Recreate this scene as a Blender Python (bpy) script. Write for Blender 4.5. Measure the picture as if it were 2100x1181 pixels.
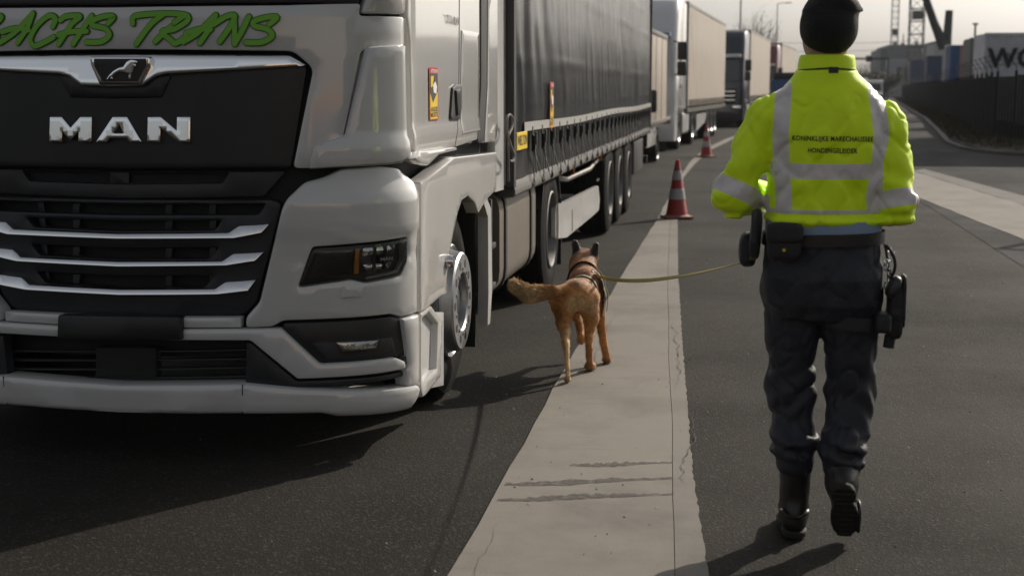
import bpy, bmesh, math, random
import numpy as np
from mathutils import Vector, Matrix
from mathutils.geometry import delaunay_2d_cdt
from mathutils.bvhtree import BVHTree
R = math.radians
random.seed(7); np.random.seed(7)
for o in list(bpy.data.objects): bpy.data.objects.remove(o)
scene = bpy.context.scene
COL = scene.collection

# ------------------------------------------------------------------ camera
LENS = 50.0
PITCH = math.atan(408.5/2916.667)
YAW = math.atan(475*math.cos(PITCH)/2916.667)
EYE = 1.6
cd = bpy.data.cameras.new('camera'); cam = bpy.data.objects.new('camera', cd); COL.objects.link(cam)
cam.location = (0, 0, EYE); cam.rotation_euler = (R(90)-PITCH, 0, YAW)
cd.lens = LENS; cd.sensor_width = 36; cd.clip_start = 0.05; cd.clip_end = 6000
cd.dof.use_dof = True; cd.dof.focus_distance = 6.6; cd.dof.aperture_fstop = 3.2; cd.dof.aperture_blades = 8
scene.camera = cam

# ------------------------------------------------------------------ sky, sun, exposure
SUN_EL = R(30); SUN_AZ = R(34.5)          # azimuth from +Y towards +X
wd = bpy.data.worlds.new('World'); scene.world = wd; wd.use_nodes = True
nt = wd.node_tree; bg = nt.nodes['Background']
sky = nt.nodes.new('ShaderNodeTexSky'); sky.sky_type = 'NISHITA'; sky.sun_disc = False
sky.sun_elevation = SUN_EL; sky.sun_rotation = SUN_AZ
sky.air_density = 1.0; sky.dust_density = 4.0; sky.ozone_density = 1.0; sky.altitude = 0
hs = nt.nodes.new('ShaderNodeHueSaturation'); hs.inputs['Saturation'].default_value = 0.30
nt.links.new(sky.outputs[0], hs.inputs['Color']); nt.links.new(hs.outputs[0], bg.inputs[0])
bg.inputs[1].default_value = 0.096
sd = bpy.data.lights.new('sun', 'SUN'); sun = bpy.data.objects.new('sun', sd); COL.objects.link(sun)
sd.energy = 4.3; sd.angle = R(0.6); sd.color = (1.0, 0.90, 0.76)
sv = Vector((math.sin(SUN_AZ)*math.cos(SUN_EL), math.cos(SUN_AZ)*math.cos(SUN_EL), math.sin(SUN_EL)))
sun.rotation_euler = sv.to_track_quat('Z', 'Y').to_euler(); sun.location = (20, 20, 20)
scene.view_settings.view_transform = 'Standard'; scene.view_settings.look = 'None'
scene.view_settings.exposure = 0.05; scene.view_settings.gamma = 1.0; scene.view_settings.use_curve_mapping = False
scene.render.engine = 'CYCLES'
scene.cycles.use_denoising = True
scene.cycles.max_bounces = 6; scene.cycles.transparent_max_bounces = 12
scene.cycles.caustics_reflective = False; scene.cycles.caustics_refractive = False
scene.cycles.sample_clamp_indirect = 6

# ------------------------------------------------------------------ materials
def mat(name, col, rough=0.5, metal=0.0, coat=0.0, var=0.0, vscale=6.0, bump=0.0, bscale=60.0, spec=0.5, dirt=None, dscale=2.0, damt=0.5, rvar=0.0, trans=0.0):
    m = bpy.data.materials.new(name); m.use_nodes = True
    t = m.node_tree; b = t.nodes['Principled BSDF']
    b.inputs['Roughness'].default_value = rough; b.inputs['Metallic'].default_value = metal
    b.inputs['Specular IOR Level'].default_value = spec
    b.inputs['Coat Weight'].default_value = coat; b.inputs['Coat Roughness'].default_value = 0.06
    b.inputs['Base Color'].default_value = (*col, 1)
    tc = t.nodes.new('ShaderNodeTexCoord')
    last = None
    def noise(sc, det=4, rg=0.6):
        n = t.nodes.new('ShaderNodeTexNoise'); n.inputs['Scale'].default_value = sc
        n.inputs['Detail'].default_value = det; n.inputs['Roughness'].default_value = rg
        t.links.new(tc.outputs['Object'], n.inputs['Vector']); return n
    if var > 0:
        n = noise(vscale)
        mx = t.nodes.new('ShaderNodeMix'); mx.data_type = 'RGBA'
        mx.inputs['A'].default_value = (*[max(0, c*(1-var)) for c in col], 1)
        mx.inputs['B'].default_value = (*[min(1, c*(1+var)) for c in col], 1)
        t.links.new(n.outputs['Fac'], mx.inputs['Factor']); last = mx.outputs['Result']
    if dirt:
        n = noise(dscale, 8, 0.7)
        rp = t.nodes.new('ShaderNodeMapRange'); rp.inputs['From Min'].default_value = 0.45; rp.inputs['From Max'].default_value = 0.75
        rp.inputs['To Max'].default_value = damt
        t.links.new(n.outputs['Fac'], rp.inputs['Value'])
        mx = t.nodes.new('ShaderNodeMix'); mx.data_type = 'RGBA'
        if last: t.links.new(last, mx.inputs['A'])
        else: mx.inputs['A'].default_value = (*col, 1)
        mx.inputs['B'].default_value = (*dirt, 1)
        t.links.new(rp.outputs[0], mx.inputs['Factor']); last = mx.outputs['Result']
    if last: t.links.new(last, b.inputs['Base Color'])
    if rvar > 0:
        n = noise(vscale*2.3)
        rp = t.nodes.new('ShaderNodeMapRange'); rp.inputs['To Min'].default_value = max(0.02, rough-rvar); rp.inputs['To Max'].default_value = min(1, rough+rvar)
        t.links.new(n.outputs['Fac'], rp.inputs['Value']); t.links.new(rp.outputs[0], b.inputs['Roughness'])
    if bump > 0:
        n = noise(bscale, 3)
        bp = t.nodes.new('ShaderNodeBump'); bp.inputs['Strength'].default_value = bump; bp.inputs['Distance'].default_value = 0.01
        t.links.new(n.outputs['Fac'], bp.inputs['Height']); t.links.new(bp.outputs[0], b.inputs['Normal'])
    return m

M = {}
M['white'] = mat('truck_white_paint', (0.57, 0.565, 0.555), 0.16, coat=1.0, var=0.03, vscale=1.5, dirt=(0.36, 0.34, 0.31), dscale=3.0, damt=0.18)
M['white2'] = mat('pale_grey_paint', (0.50, 0.50, 0.50), 0.35, coat=0.4, dirt=(0.25, 0.23, 0.2), dscale=4, damt=0.4)
M['black'] = mat('black_plastic', (0.012, 0.012, 0.013), 0.42, var=0.3, dirt=(0.03, 0.028, 0.025), dscale=5, damt=0.5)
M['black_mat'] = mat('dull_black', (0.010, 0.010, 0.011), 0.75, var=0.3)
M['dgrey'] = mat('charcoal_plastic', (0.022, 0.022, 0.024), 0.5, var=0.2, dirt=(0.04, 0.038, 0.034), dscale=6, damt=0.5)
M['bluegrey'] = mat('blue_black_grille', (0.014, 0.016, 0.020), 0.45, var=0.3)
M['chrome'] = mat('chrome', (0.80, 0.80, 0.80), 0.06, metal=1.0, rvar=0.03, vscale=3)
M['glass'] = mat('dark_glass', (0.01, 0.011, 0.012), 0.04, coat=1.0)
M['green'] = mat('green_vinyl', (0.17, 0.46, 0.03), 0.4, var=0.12, vscale=3)
M['dgreen'] = mat('dark_green_vinyl', (0.045, 0.19, 0.012), 0.4)
M['tyre'] = mat('tyre_rubber', (0.011, 0.011, 0.011), 0.8, var=0.3, vscale=20, dirt=(0.032, 0.029, 0.025), dscale=9, damt=0.5, bump=0.3, bscale=90, spec=0.08)
M['rim'] = mat('silver_wheel', (0.42, 0.43, 0.45), 0.38, metal=0.85, dirt=(0.12, 0.10, 0.08), dscale=8, damt=0.6)
M['rim2'] = mat('dirty_steel_wheel', (0.20, 0.195, 0.19), 0.5, metal=0.5, dirt=(0.07, 0.06, 0.05), dscale=8, damt=0.7)
M['railt'] = mat('grey_trailer_rail', (0.095, 0.09, 0.085), 0.5, metal=0.3, var=0.25, vscale=10, dirt=(0.05, 0.045, 0.04), dscale=7, damt=0.6)
M['alu'] = mat('satin_aluminium', (0.25, 0.225, 0.19), 0.42, metal=0.6, var=0.1, dirt=(0.2, 0.17, 0.14), dscale=5, damt=0.5)
M['amber'] = mat('amber_lens', (0.75, 0.30, 0.02), 0.25, coat=0.8)
M['silverlamp'] = mat('lamp_reflector', (0.75, 0.75, 0.76), 0.12, metal=1.0, bump=0.4, bscale=35)
M['red'] = mat('red_print', (0.45, 0.02, 0.03), 0.45)
M['yellow'] = mat('yellow_print', (0.75, 0.52, 0.02), 0.45, dirt=(0.2, 0.14, 0.03), damt=0.4)
M['ink'] = mat('black_ink', (0.012, 0.012, 0.012), 0.55)
M['whiteprint'] = mat('white_print', (0.7, 0.7, 0.68), 0.5)
M['rail'] = mat('galvanised_rail', (0.20, 0.19, 0.175), 0.45, metal=0.5, var=0.2, vscale=10, dirt=(0.12, 0.1, 0.085), dscale=7, damt=0.6)
M['reflect'] = mat('grey_reflective_strip', (0.40, 0.39, 0.37), 0.4, var=0.1, vscale=30)
M['steel'] = mat('dark_steel', (0.05, 0.05, 0.052), 0.5, metal=0.5, var=0.3)
def clear_glass(name, tint=(1, 1, 1), rough=0.03):
    m = bpy.data.materials.new(name); m.use_nodes = True; t = m.node_tree
    for n in list(t.nodes):
        if n.type != 'OUTPUT_MATERIAL': t.nodes.remove(n)
    out = t.nodes['Material Output']
    tr = t.nodes.new('ShaderNodeBsdfTransparent'); tr.inputs[0].default_value = (*tint, 1)
    gl = t.nodes.new('ShaderNodeBsdfGlossy'); gl.inputs['Roughness'].default_value = rough
    fr = t.nodes.new('ShaderNodeFresnel'); fr.inputs[0].default_value = 1.5
    mx = t.nodes.new('ShaderNodeMixShader')
    t.links.new(fr.outputs[0], mx.inputs[0]); t.links.new(tr.outputs[0], mx.inputs[1]); t.links.new(gl.outputs[0], mx.inputs[2])
    t.links.new(mx.outputs[0], out.inputs[0]); return m
M['lens'] = clear_glass('clear_lens', (0.8, 0.8, 0.8))

# ------------------------------------------------------------------ object helpers
ORG = {}
def thing(name, label, cat, loc=(0, 0, 0), rotz=0.0, group=None):
    o = bpy.data.objects.new(name, None); COL.objects.link(o); o.empty_display_size = 0.2
    o.location = loc; o.rotation_euler = (0, 0, rotz); o['label'] = label; o['category'] = cat
    if group: o['group'] = group
    return o
def tag(o, label, cat, group=None):
    o['label'] = label; o['category'] = cat
    if group: o['group'] = group
    return o
def mk(name, verts, faces, m, parent=None, smooth=None, kind=None, world=False, recalc=True):
    """one mesh object; world=True: vertices are world coordinates and the parent thing has no rotation"""
    me = bpy.data.meshes.new(name)
    V = [tuple(map(float, v)) for v in verts]
    if world and parent is not None:
        q = parent; ox = Vector((0, 0, 0))
        while q is not None: ox += q.location; q = q.parent
        V = [(v[0]-ox.x, v[1]-ox.y, v[2]-ox.z) for v in V]
    me.from_pydata(V, [], [tuple(int(i) for i in f) for f in faces]); me.validate()
    if recalc:
        bm = bmesh.new(); bm.from_mesh(me); bmesh.ops.recalc_face_normals(bm, faces=bm.faces); bm.to_mesh(me); bm.free()
    if m: me.materials.append(m)
    if smooth is not None:
        for p in me.polygons: p.use_smooth = True
        me.set_sharp_from_angle(angle=R(smooth))
    o = bpy.data.objects.new(name, me); COL.objects.link(o)
    if parent is not None: o.parent = parent
    if kind: o['kind'] = kind
    return o
def own(o, base):
    """move a world-space mesh's origin to base"""
    for v in o.data.vertices: v.co -= Vector(base)
    o.location = base; return o
def clone(o, parent):
    c = o.copy(); COL.objects.link(c); c.parent = parent
    for ch in o.children: clone(ch, c)
    return c
def clone_thing(o, loc, rotz=None, **props):
    c = clone(o, None); c.location = loc
    if rotz is not None: c.rotation_euler = (0, 0, rotz)
    for k, v in props.items(): c[k] = v
    return c

class MB:
    def __init__(s): s.v = []; s.f = []
    def add(s, v, f):
        n = len(s.v); s.v += [tuple(q) for q in v]; s.f += [tuple(i+n for i in q) for q in f]; return s
    def box(s, x0, x1, y0, y1, z0, z1, b=0.0):
        if b <= 0:
            v = [(x, y, z) for z in (z0, z1) for y in (y0, y1) for x in (x0, x1)]
            return s.add(v, [(0, 2, 3, 1), (4, 5, 7, 6), (0, 1, 5, 4), (2, 6, 7, 3), (0, 4, 6, 2), (1, 3, 7, 5)])
        bm = bmesh.new(); bmesh.ops.create_cube(bm, size=1)
        for v in bm.verts: v.co = ((x0+x1)/2+v.co.x*(x1-x0), (y0+y1)/2+v.co.y*(y1-y0), (z0+z1)/2+v.co.z*(z1-z0))
        b = min(b, 0.48*min(abs(x1-x0), abs(y1-y0), abs(z1-z0)))
        bmesh.ops.bevel(bm, geom=bm.edges[:], offset=b, segments=2, affect='EDGES', profile=0.6)
        bm.verts.index_update()
        s.add([v.co[:] for v in bm.verts], [[v.index for v in f.verts] for f in bm.faces]); bm.free(); return s
    def tube(s, pts, r, n=8, cap=True, rx=None):
        P = [Vector(p) for p in pts]; k = len(P); rr = r if hasattr(r, '__len__') else [r]*k
        v = []; f = []; up = None
        for i in range(k):
            d = (P[min(i+1, k-1)]-P[max(i-1, 0)]).normalized()
            if up is None: up = Vector((0, 0, 1)) if abs(d.z) < 0.9 else Vector((1, 0, 0))
            a = d.cross(up).normalized(); b = a.cross(d).normalized(); up = b
            for j in range(n):
                t = 2*math.pi*j/n; v.append(P[i]+a*math.cos(t)*rr[i]+b*math.sin(t)*rr[i]*(rx or 1))
        for i in range(k-1):
            for j in range(n): f.append((i*n+j, i*n+(j+1) % n, (i+1)*n+(j+1) % n, (i+1)*n+j))
        if cap: f.append(tuple(range(n))[::-1]); f.append(tuple((k-1)*n+j for j in range(n)))
        return s.add(v, f)
    def ribbon(s, pts, w, t, side=(0, 0, 1)):
        """flat strap along pts, width w along 'side', thickness t"""
        P = [Vector(p) for p in pts]; k = len(P); v = []; f = []
        for i in range(k):
            d = (P[min(i+1, k-1)]-P[max(i-1, 0)]).normalized(); sd_ = Vector(side); sd_ = (sd_-d*sd_.dot(d)).normalized(); nn = d.cross(sd_)
            for a, b in ((-1, -1), (1, -1), (1, 1), (-1, 1)): v.append(P[i]+sd_*(a*w/2)+nn*(b*t/2))
        for i in range(k-1):
            for j in range(4): f.append((i*4+j, i*4+(j+1) % 4, (i+1)*4+(j+1) % 4, (i+1)*4+j))
        f.append((3, 2, 1, 0)); f.append(tuple((k-1)*4+j for j in range(4)))
        return s.add(v, f)
    def lathe(s, prof, c, axis='x', n=32, close=False):
        """prof: list of (axial, radius)"""
        v = []; f = []; k = len(prof)
        for (a, r) in prof:
            for j in range(n):
                t = 2*math.pi*j/n; p, q = r*math.cos(t), r*math.sin(t)
                v.append((c[0]+a, c[1]+p, c[2]+q) if axis == 'x' else (c[0]+p, c[1]+q, c[2]+a) if axis == 'z' else (c[0]+p, c[1]+a, c[2]+q))
        for i in range(k-1+(1 if close else 0)):
            i2 = (i+1) % k
            for j in range(n): f.append((i*n+j, i*n+(j+1) % n, i2*n+(j+1) % n, i2*n+j))
        return s.add(v, f)
    def prism(s, poly, ax, a0, a1):
        """poly in the two other axes, extruded along ax"""
        def p3(p, a): return (a, p[0], p[1]) if ax == 'x' else (p[0], a, p[1]) if ax == 'y' else (p[0], p[1], a)
        n = len(poly); v = [p3(p, a0) for p in poly]+[p3(p, a1) for p in poly]
        f = [tuple(range(n))[::-1], tuple(range(n, 2*n))]+[(i, (i+1) % n, n+(i+1) % n, n+i) for i in range(n)]
        return s.add(v, f)
    def build(s, name, m, parent=None, smooth=None, kind=None, world=False): return mk(name, s.v, s.f, m, parent, smooth, kind, world)

# value noise in numpy
_rs = np.random.RandomState(3); _tab = _rs.rand(64, 64, 64).astype(np.float32)
def vnoise(x, y, z):
    xi, yi, zi = np.floor(x).astype(int), np.floor(y).astype(int), np.floor(z).astype(int)
    fx, fy, fz = x-xi, y-yi, z-zi
    fx, fy, fz = [q*q*(3-2*q) for q in (fx, fy, fz)]
    def g(a, b, c): return _tab[(xi+a) & 63, (yi+b) & 63, (zi+c) & 63]
    r = 0
    for a in (0, 1):
        for b in (0, 1):
            for c in (0, 1):
                r = r+g(a, b, c)*(fx if a else 1-fx)*(fy if b else 1-fy)*(fz if c else 1-fz)
    return r*2-1
def surfnet(fn, lo, hi, h):
    ax = [np.arange(lo[i], hi[i]+h, h, dtype=np.float32) for i in range(3)]
    X, Y, Z = np.meshgrid(*ax, indexing='ij'); V = fn(X, Y, Z).astype(np.float32)
    n = np.array(V.shape)-1
    def cv(d): return V[d[0]:d[0]+n[0], d[1]:d[1]+n[1], d[2]:d[2]+n[2]]
    cn = [(i, j, k) for i in (0, 1) for j in (0, 1) for k in (0, 1)]
    S = np.zeros((*n, 3), np.float32); cnt = np.zeros(n, np.int32)
    for a in cn:
        for d in range(3):
            if a[d] == 0:
                b = list(a); b[d] = 1
                va, vb = cv(a), cv(b); mk_ = (va < 0) != (vb < 0)
                t = np.where(mk_, va/np.where(mk_, va-vb, 1), 0)
                for e in range(3): S[..., e] += np.where(mk_, a[e]+(t if e == d else 0), 0)
                cnt += mk_
    act = cnt > 0; idx = -np.ones(n, int); idx[act] = np.arange(act.sum())
    cells = np.argwhere(act); P = (cells+S[act]/cnt[act][:, None])*h+np.array(lo)
    F = []
    for d in range(3):
        e1, e2 = [(1, 2), (2, 0), (0, 1)][d]
        A = V.take(range(0, V.shape[d]-1), d); B = V.take(range(1, V.shape[d]), d)
        ch = np.argwhere((A < 0) != (B < 0))
        ok = (ch[:, e1] >= 1) & (ch[:, e2] >= 1) & (ch[:, e1] < n[e1]) & (ch[:, e2] < n[e2]); ch = ch[ok]
        q = []
        for o1, o2 in ((0, 0), (-1, 0), (-1, -1), (0, -1)):
            w = ch.copy(); w[:, e1] += o1; w[:, e2] += o2; q.append(idx[w[:, 0], w[:, 1], w[:, 2]])
        F += np.stack(q, 1).tolist()
    return P, F
def cone_sdf(X, Y, Z, a, b, ra, rb):
    a = np.array(a); b = np.array(b); d = b-a; L2 = float(d@d)+1e-9
    t = np.clip(((X-a[0])*d[0]+(Y-a[1])*d[1]+(Z-a[2])*d[2])/L2, 0, 1)
    return np.sqrt((X-a[0]-t*d[0])**2+(Y-a[1]-t*d[1])**2+(Z-a[2]-t*d[2])**2)-(ra+(rb-ra)*t)
def ell_sdf(X, Y, Z, c, r):
    q = np.sqrt(((X-c[0])/r[0])**2+((Y-c[1])/r[1])**2+((Z-c[2])/r[2])**2); return (q-1)*min(r)
def smin(a, b, k):
    h = np.clip(0.5+0.5*(b-a)/k, 0, 1); return b+(a-b)*h-k*h*(1-h)
def organic(name, fn, lo, hi, h, m, parent):
    P, F = surfnet(fn, lo, hi, h); o = mk(name, P, F, m, parent, smooth=180); return o

# point on photo grid -> metres (used only to read sizes off the picture; every point gets its own real distance)
_fw = np.array([-math.sin(YAW)*math.cos(PITCH), math.cos(YAW)*math.cos(PITCH), -math.sin(PITCH)])
_rt = np.array([math.cos(YAW), math.sin(YAW), 0]); _up = np.cross(_rt, _fw); _C = np.array([0, 0, EYE])
def ray(x, y): return _fw*2916.667+_rt*(x-1050)-_up*(y-590.5)
def atX(x, y, X):
    r = ray(x, y); return _C+r*(X/r[0])
def atY(x, y, Y):
    r = ray(x, y); return _C+r*(Y/r[1])
def ground(x, y, z=0):
    r = ray(x, y); return _C+r*((z-EYE)/r[2])
def proj(P):
    d = np.array(P, float)-_C; z = d@_fw; return 1050+2916.667*(d@_rt)/z, 590.5-2916.667*(d@_up)/z
def text_mesh(txt, size=1.0, bold=0.0, sx=1.0, spacing=1.0, shear=0.0):
    cu = bpy.data.curves.new('txt', 'FONT'); cu.body = txt; cu.size = size; cu.offset = bold; cu.align_x = 'CENTER'; cu.align_y = 'CENTER'
    cu.space_character = spacing; cu.shear = shear; cu.resolution_u = 3
    o = bpy.data.objects.new('txt', cu); COL.objects.link(o); bpy.context.view_layer.update()
    me = bpy.data.meshes.new_from_object(o.evaluated_get(bpy.context.evaluated_depsgraph_get()))
    V = [(v.co.x*sx, v.co.y) for v in me.vertices]; F = [tuple(p.vertices) for p in me.polygons]
    bpy.data.objects.remove(o); bpy.data.curves.remove(cu); bpy.data.meshes.remove(me)
    return V, F
# ------------------------------------------------------------------ ground
def asphalt(name, c0, c1, speck=(0.16, 0.15, 0.14), sc=1.0, rough=0.8, patch=0.6):
    m = bpy.data.materials.new(name); m.use_nodes = True; t = m.node_tree; b = t.nodes['Principled BSDF']
    tc = t.nodes.new('ShaderNodeTexCoord')
    def N(ty, s, **k):
        n = t.nodes.new(ty); n.inputs['Scale'].default_value = s
        for a, v in k.items(): n.inputs[a].default_value = v
        t.links.new(tc.outputs['Object'], n.inputs['Vector']); return n
    big = N('ShaderNodeTexNoise', 0.55, Detail=7, Roughness=0.65)
    fine = N('ShaderNodeTexNoise', 130*sc, Detail=3, Roughness=0.7)
    vor = N('ShaderNodeTexVoronoi', 105*sc)
    def mix(a, bb, f):
        mx = t.nodes.new('ShaderNodeMix'); mx.data_type = 'RGBA'
        for nm, q in (('A', a), ('B', bb)):
            if isinstance(q, tuple): mx.inputs[nm].default_value = (*q, 1)
            else: t.links.new(q, mx.inputs[nm])
        if isinstance(f, float): mx.inputs['Factor'].default_value = f
        else: t.links.new(f, mx.inputs['Factor'])
        return mx.outputs['Result']
    def rng(o, a, bb, c=0.0, d=1.0):
        r = t.nodes.new('ShaderNodeMapRange'); r.inputs['From Min'].default_value = a; r.inputs['From Max'].default_value = bb
        r.inputs['To Min'].default_value = c; r.inputs['To Max'].default_value = d; t.links.new(o, r.inputs['Value']); return r.outputs[0]
    col = mix(c0, c1, rng(fine.outputs['Fac'], 0.3, 0.7))
    col = mix(col, tuple(c*0.45 for c in c0), rng(big.outputs['Fac'], 0.42, 0.72, 0, patch))
    mp = t.nodes.new('ShaderNodeMapping'); mp.inputs['Scale'].default_value = (1.1, 0.05, 1); t.links.new(tc.outputs['Object'], mp.inputs[0])
    stk = t.nodes.new('ShaderNodeTexNoise'); stk.inputs['Scale'].default_value = 1.6; stk.inputs['Detail'].default_value = 5; t.links.new(mp.outputs[0], stk.inputs['Vector'])
    col = mix(col, tuple(c*0.6 for c in c0), rng(stk.outputs['Fac'], 0.48, 0.66, 0, 0.6))
    sepn = t.nodes.new('ShaderNodeSeparateColor'); t.links.new(vor.outputs['Color'], sepn.inputs[0])
    col = mix(col, speck, rng(sepn.outputs[0], 0.86, 0.95, 0, 0.75))
    t.links.new(col, b.inputs['Base Color'])
    t.links.new(rng(big.outputs['Fac'], 0.3, 0.7, rough-0.1, rough+0.08), b.inputs['Roughness'])
    bp = t.nodes.new('ShaderNodeBump'); bp.inputs['Strength'].default_value = 0.5; bp.inputs['Distance'].default_value = 0.005; b.inputs['Specular IOR Level'].default_value = 0.14
    ad = t.nodes.new('ShaderNodeMath'); ad.operation = 'ADD'
    t.links.new(vor.outputs['Distance'], ad.inputs[0]); t.links.new(fine.outputs['Fac'], ad.inputs[1])
    t.links.new(ad.outputs[0], bp.inputs['Height']); t.links.new(bp.outputs[0], b.inputs['Normal'])
    return m
M['asphalt'] = asphalt('asphalt', (0.0145, 0.0128, 0.0105), (0.025, 0.0222, 0.0185), speck=(0.050, 0.046, 0.041), rough=0.86)
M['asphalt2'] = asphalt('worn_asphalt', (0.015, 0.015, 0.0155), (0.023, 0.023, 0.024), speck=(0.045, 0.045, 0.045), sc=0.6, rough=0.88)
M['soil'] = asphalt('dry_soil', (0.05, 0.045, 0.035), (0.075, 0.065, 0.05), sc=0.3)
def concrete(name, c, dark=0.42):
    m = bpy.data.materials.new(name); m.use_nodes = True; t = m.node_tree; b = t.nodes['Principled BSDF']
    tc = t.nodes.new('ShaderNodeTexCoord')
    def N(s, d, r, st=None):
        n = t.nodes.new('ShaderNodeTexNoise'); n.inputs['Scale'].default_value = s; n.inputs['Detail'].default_value = d; n.inputs['Roughness'].default_value = r
        if st:
            mp = t.nodes.new('ShaderNodeMapping'); mp.inputs['Scale'].default_value = st
            t.links.new(tc.outputs['Object'], mp.inputs[0]); t.links.new(mp.outputs[0], n.inputs['Vector'])
        else: t.links.new(tc.outputs['Object'], n.inputs['Vector'])
        return n
    big, mid, fine = N(1.3, 8, 0.7), N(3.0, 6, 0.7, (0.6, 6, 1)), N(140, 3, 0.6)
    def rng(o, a, bb, c=0.0, d=1.0):
        r = t.nodes.new('ShaderNodeMapRange'); r.inputs['From Min'].default_value = a; r.inputs['From Max'].default_value = bb
        r.inputs['To Min'].default_value = c; r.inputs['To Max'].default_value = d; t.links.new(o, r.inputs['Value']); return r.outputs[0]
    def mix(a, bb, f):
        mx = t.nodes.new('ShaderNodeMix'); mx.data_type = 'RGBA'
        for nm, q in (('A', a), ('B', bb)):
            if isinstance(q, tuple): mx.inputs[nm].default_value = (*q, 1)
            else: t.links.new(q, mx.inputs[nm])
        t.links.new(f, mx.inputs['Factor']); return mx.outputs['Result']
    col = mix(tuple(q*0.82 for q in c), c, rng(fine.outputs['Fac'], 0.3, 0.7))
    col = mix(col, tuple(q*dark for q in c), rng(big.outputs['Fac'], 0.46, 0.72, 0, 0.75))
    col = mix(col, tuple(q*0.6 for q in c), rng(mid.outputs['Fac'], 0.56, 0.72, 0, 0.55))
    t.links.new(col, b.inputs['Base Color']); b.inputs['Roughness'].default_value = 0.85
    bp = t.nodes.new('ShaderNodeBump'); bp.inputs['Strength'].default_value = 0.3; bp.inputs['Distance'].default_value = 0.004
    t.links.new(fine.outputs['Fac'], bp.inputs['Height']); t.links.new(bp.outputs[0], b.inputs['Normal'])
    return m
M['conc'] = concrete('pale_concrete', (0.195, 0.176, 0.154))
M['conc2'] = concrete('grey_concrete', (0.18, 0.164, 0.144))

def sheet(name, poly, z, m, thick=0.0):
    if thick: o = MB().prism(poly, 'z', z-thick, z).build(name, m)
    else: o = mk(name, [(x, y, z) for x, y in poly], [tuple(range(len(poly)))], m)
    o['kind'] = 'structure'; return o
sheet('ground', [(-1500, -600), (1500, -600), (1500, 3500), (-1500, 3500)], -0.012, M['soil'])
sheet('lorry_lane', [(-12, -40), (3.3, -40), (3.3, 20), (2.6, 40), (8, 90), (24, 240), (-20, 240), (-14, 90), (-12, 40)], -0.008, M['asphalt'])
# side road on the right, kerbed against the verge
kerb = [(60, 31.2), (30, 32.2), (14, 33.2), (9.0, 33.8), (7.2, 34.6), (6.2, 36.6), (5.75, 39.5), (5.9, 43.5), (7.2, 56), (9.4, 78), (13.6, 125), (19.2, 188), (30, 310)]
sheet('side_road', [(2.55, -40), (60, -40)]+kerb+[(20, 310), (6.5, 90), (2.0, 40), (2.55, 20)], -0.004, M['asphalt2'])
def jag(pts, step, amp, seed):
    r = random.Random(seed); out = []
    for a, b in zip(pts[:-1], pts[1:]):
        L = math.hypot(b[0]-a[0], b[1]-a[1]); n = max(1, int(L/step))
        for i in range(n):
            t = i/n; out.append((a[0]+(b[0]-a[0])*t+r.uniform(-amp, amp), a[1]+(b[1]-a[1])*t))
    out.append(pts[-1]); return out
Lf = [(-0.93, 2.0), (-0.94, 5.44), (-0.99, 8.25), (-1.0, 11.1), (-1.02, 17.6), (-1.12, 25.2), (-1.13, 32), (-1.02, 38), (-0.52, 46.5), (0.9, 62), (2.6, 78)]
Rt = [(0.08, 2.0), (-0.08, 4.58), (-0.18, 5.94), (-0.35, 9.0), (-0.53, 12.4), (-0.77, 17.6), (-1.0, 25.0), (-1.0, 31.1), (-0.86, 37.5), (-0.32, 46.2), (1.12, 61.5), (2.85, 77.5)]
In = [(-0.06, 2.0), (-0.19, 4.57), (-0.29, 6.44), (-0.4, 8.35), (-0.62, 12.4), (-0.86, 17.6), (-1.06, 25.0)]
g = 0.0014
poly = jag(Lf, 0.4, 0.006, 1)+[(x, y) for x, y in Rt[:6:-1]]+[(x-g, y) for x, y in jag(In, 0.3, 0.004, 2)[::-1]]
sheet('concrete_wedge', poly, 0.0, M['conc'], 0.02)
poly = [(x+g, y) for x, y in jag(In, 0.3, 0.004, 2)]+jag(Rt[:7], 0.05, 0.0045, 3)[::-1]
sheet('concrete_edge_strip', poly, -0.001, M['conc2'], 0.02)
# tyre scuffs baked into the slab surface: dark rubber streaks
M['scuff'] = mat('rubber_scuff', (0.075, 0.068, 0.06), 0.9, var=0.5, vscale=25)
def softmat(m, lo, hi, sc):
    t = m.node_tree; b = t.nodes['Principled BSDF']; out = t.nodes['Material Output']
    tc = t.nodes.new('ShaderNodeTexCoord'); n = t.nodes.new('ShaderNodeTexNoise'); n.inputs['Scale'].default_value = sc; n.inputs['Detail'].default_value = 5
    t.links.new(tc.outputs['Object'], n.inputs['Vector'])
    r = t.nodes.new('ShaderNodeMapRange'); r.inputs['From Min'].default_value = 0.35; r.inputs['From Max'].default_value = 0.65; r.inputs['To Min'].default_value = lo; r.inputs['To Max'].default_value = hi
    t.links.new(n.outputs['Fac'], r.inputs['Value'])
    tr = t.nodes.new('ShaderNodeBsdfTransparent'); mx = t.nodes.new('ShaderNodeMixShader')
    t.links.new(r.outputs[0], mx.inputs[0]); t.links.new(tr.outputs[0], mx.inputs[1]); t.links.new(b.outputs[0], mx.inputs[2]); t.links.new(mx.outputs[0], out.inputs[0])
softmat(M['scuff'], 0.25, 0.95, 30)
def scuff(pts, w, seed):
    r = random.Random(seed); U = []; D = []
    for i, (x, y) in enumerate(pts):
        k = w*(0.35+0.65*math.sin(math.pi*min(1, (i+0.6)/len(pts)*1.2)))*r.uniform(0.55, 1.25)
        U.append((x, y+k/2)); D.append((x, y-k/2))
    n = len(pts); v = [(x, y, 0.0012+0.0004*seed) for x, y in U+D]
    o = mk('tyre_scuff', v, [(i, i+1, n+i+1, n+i) for i in range(n-1)], M['scuff']); o['kind'] = 'structure'
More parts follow.
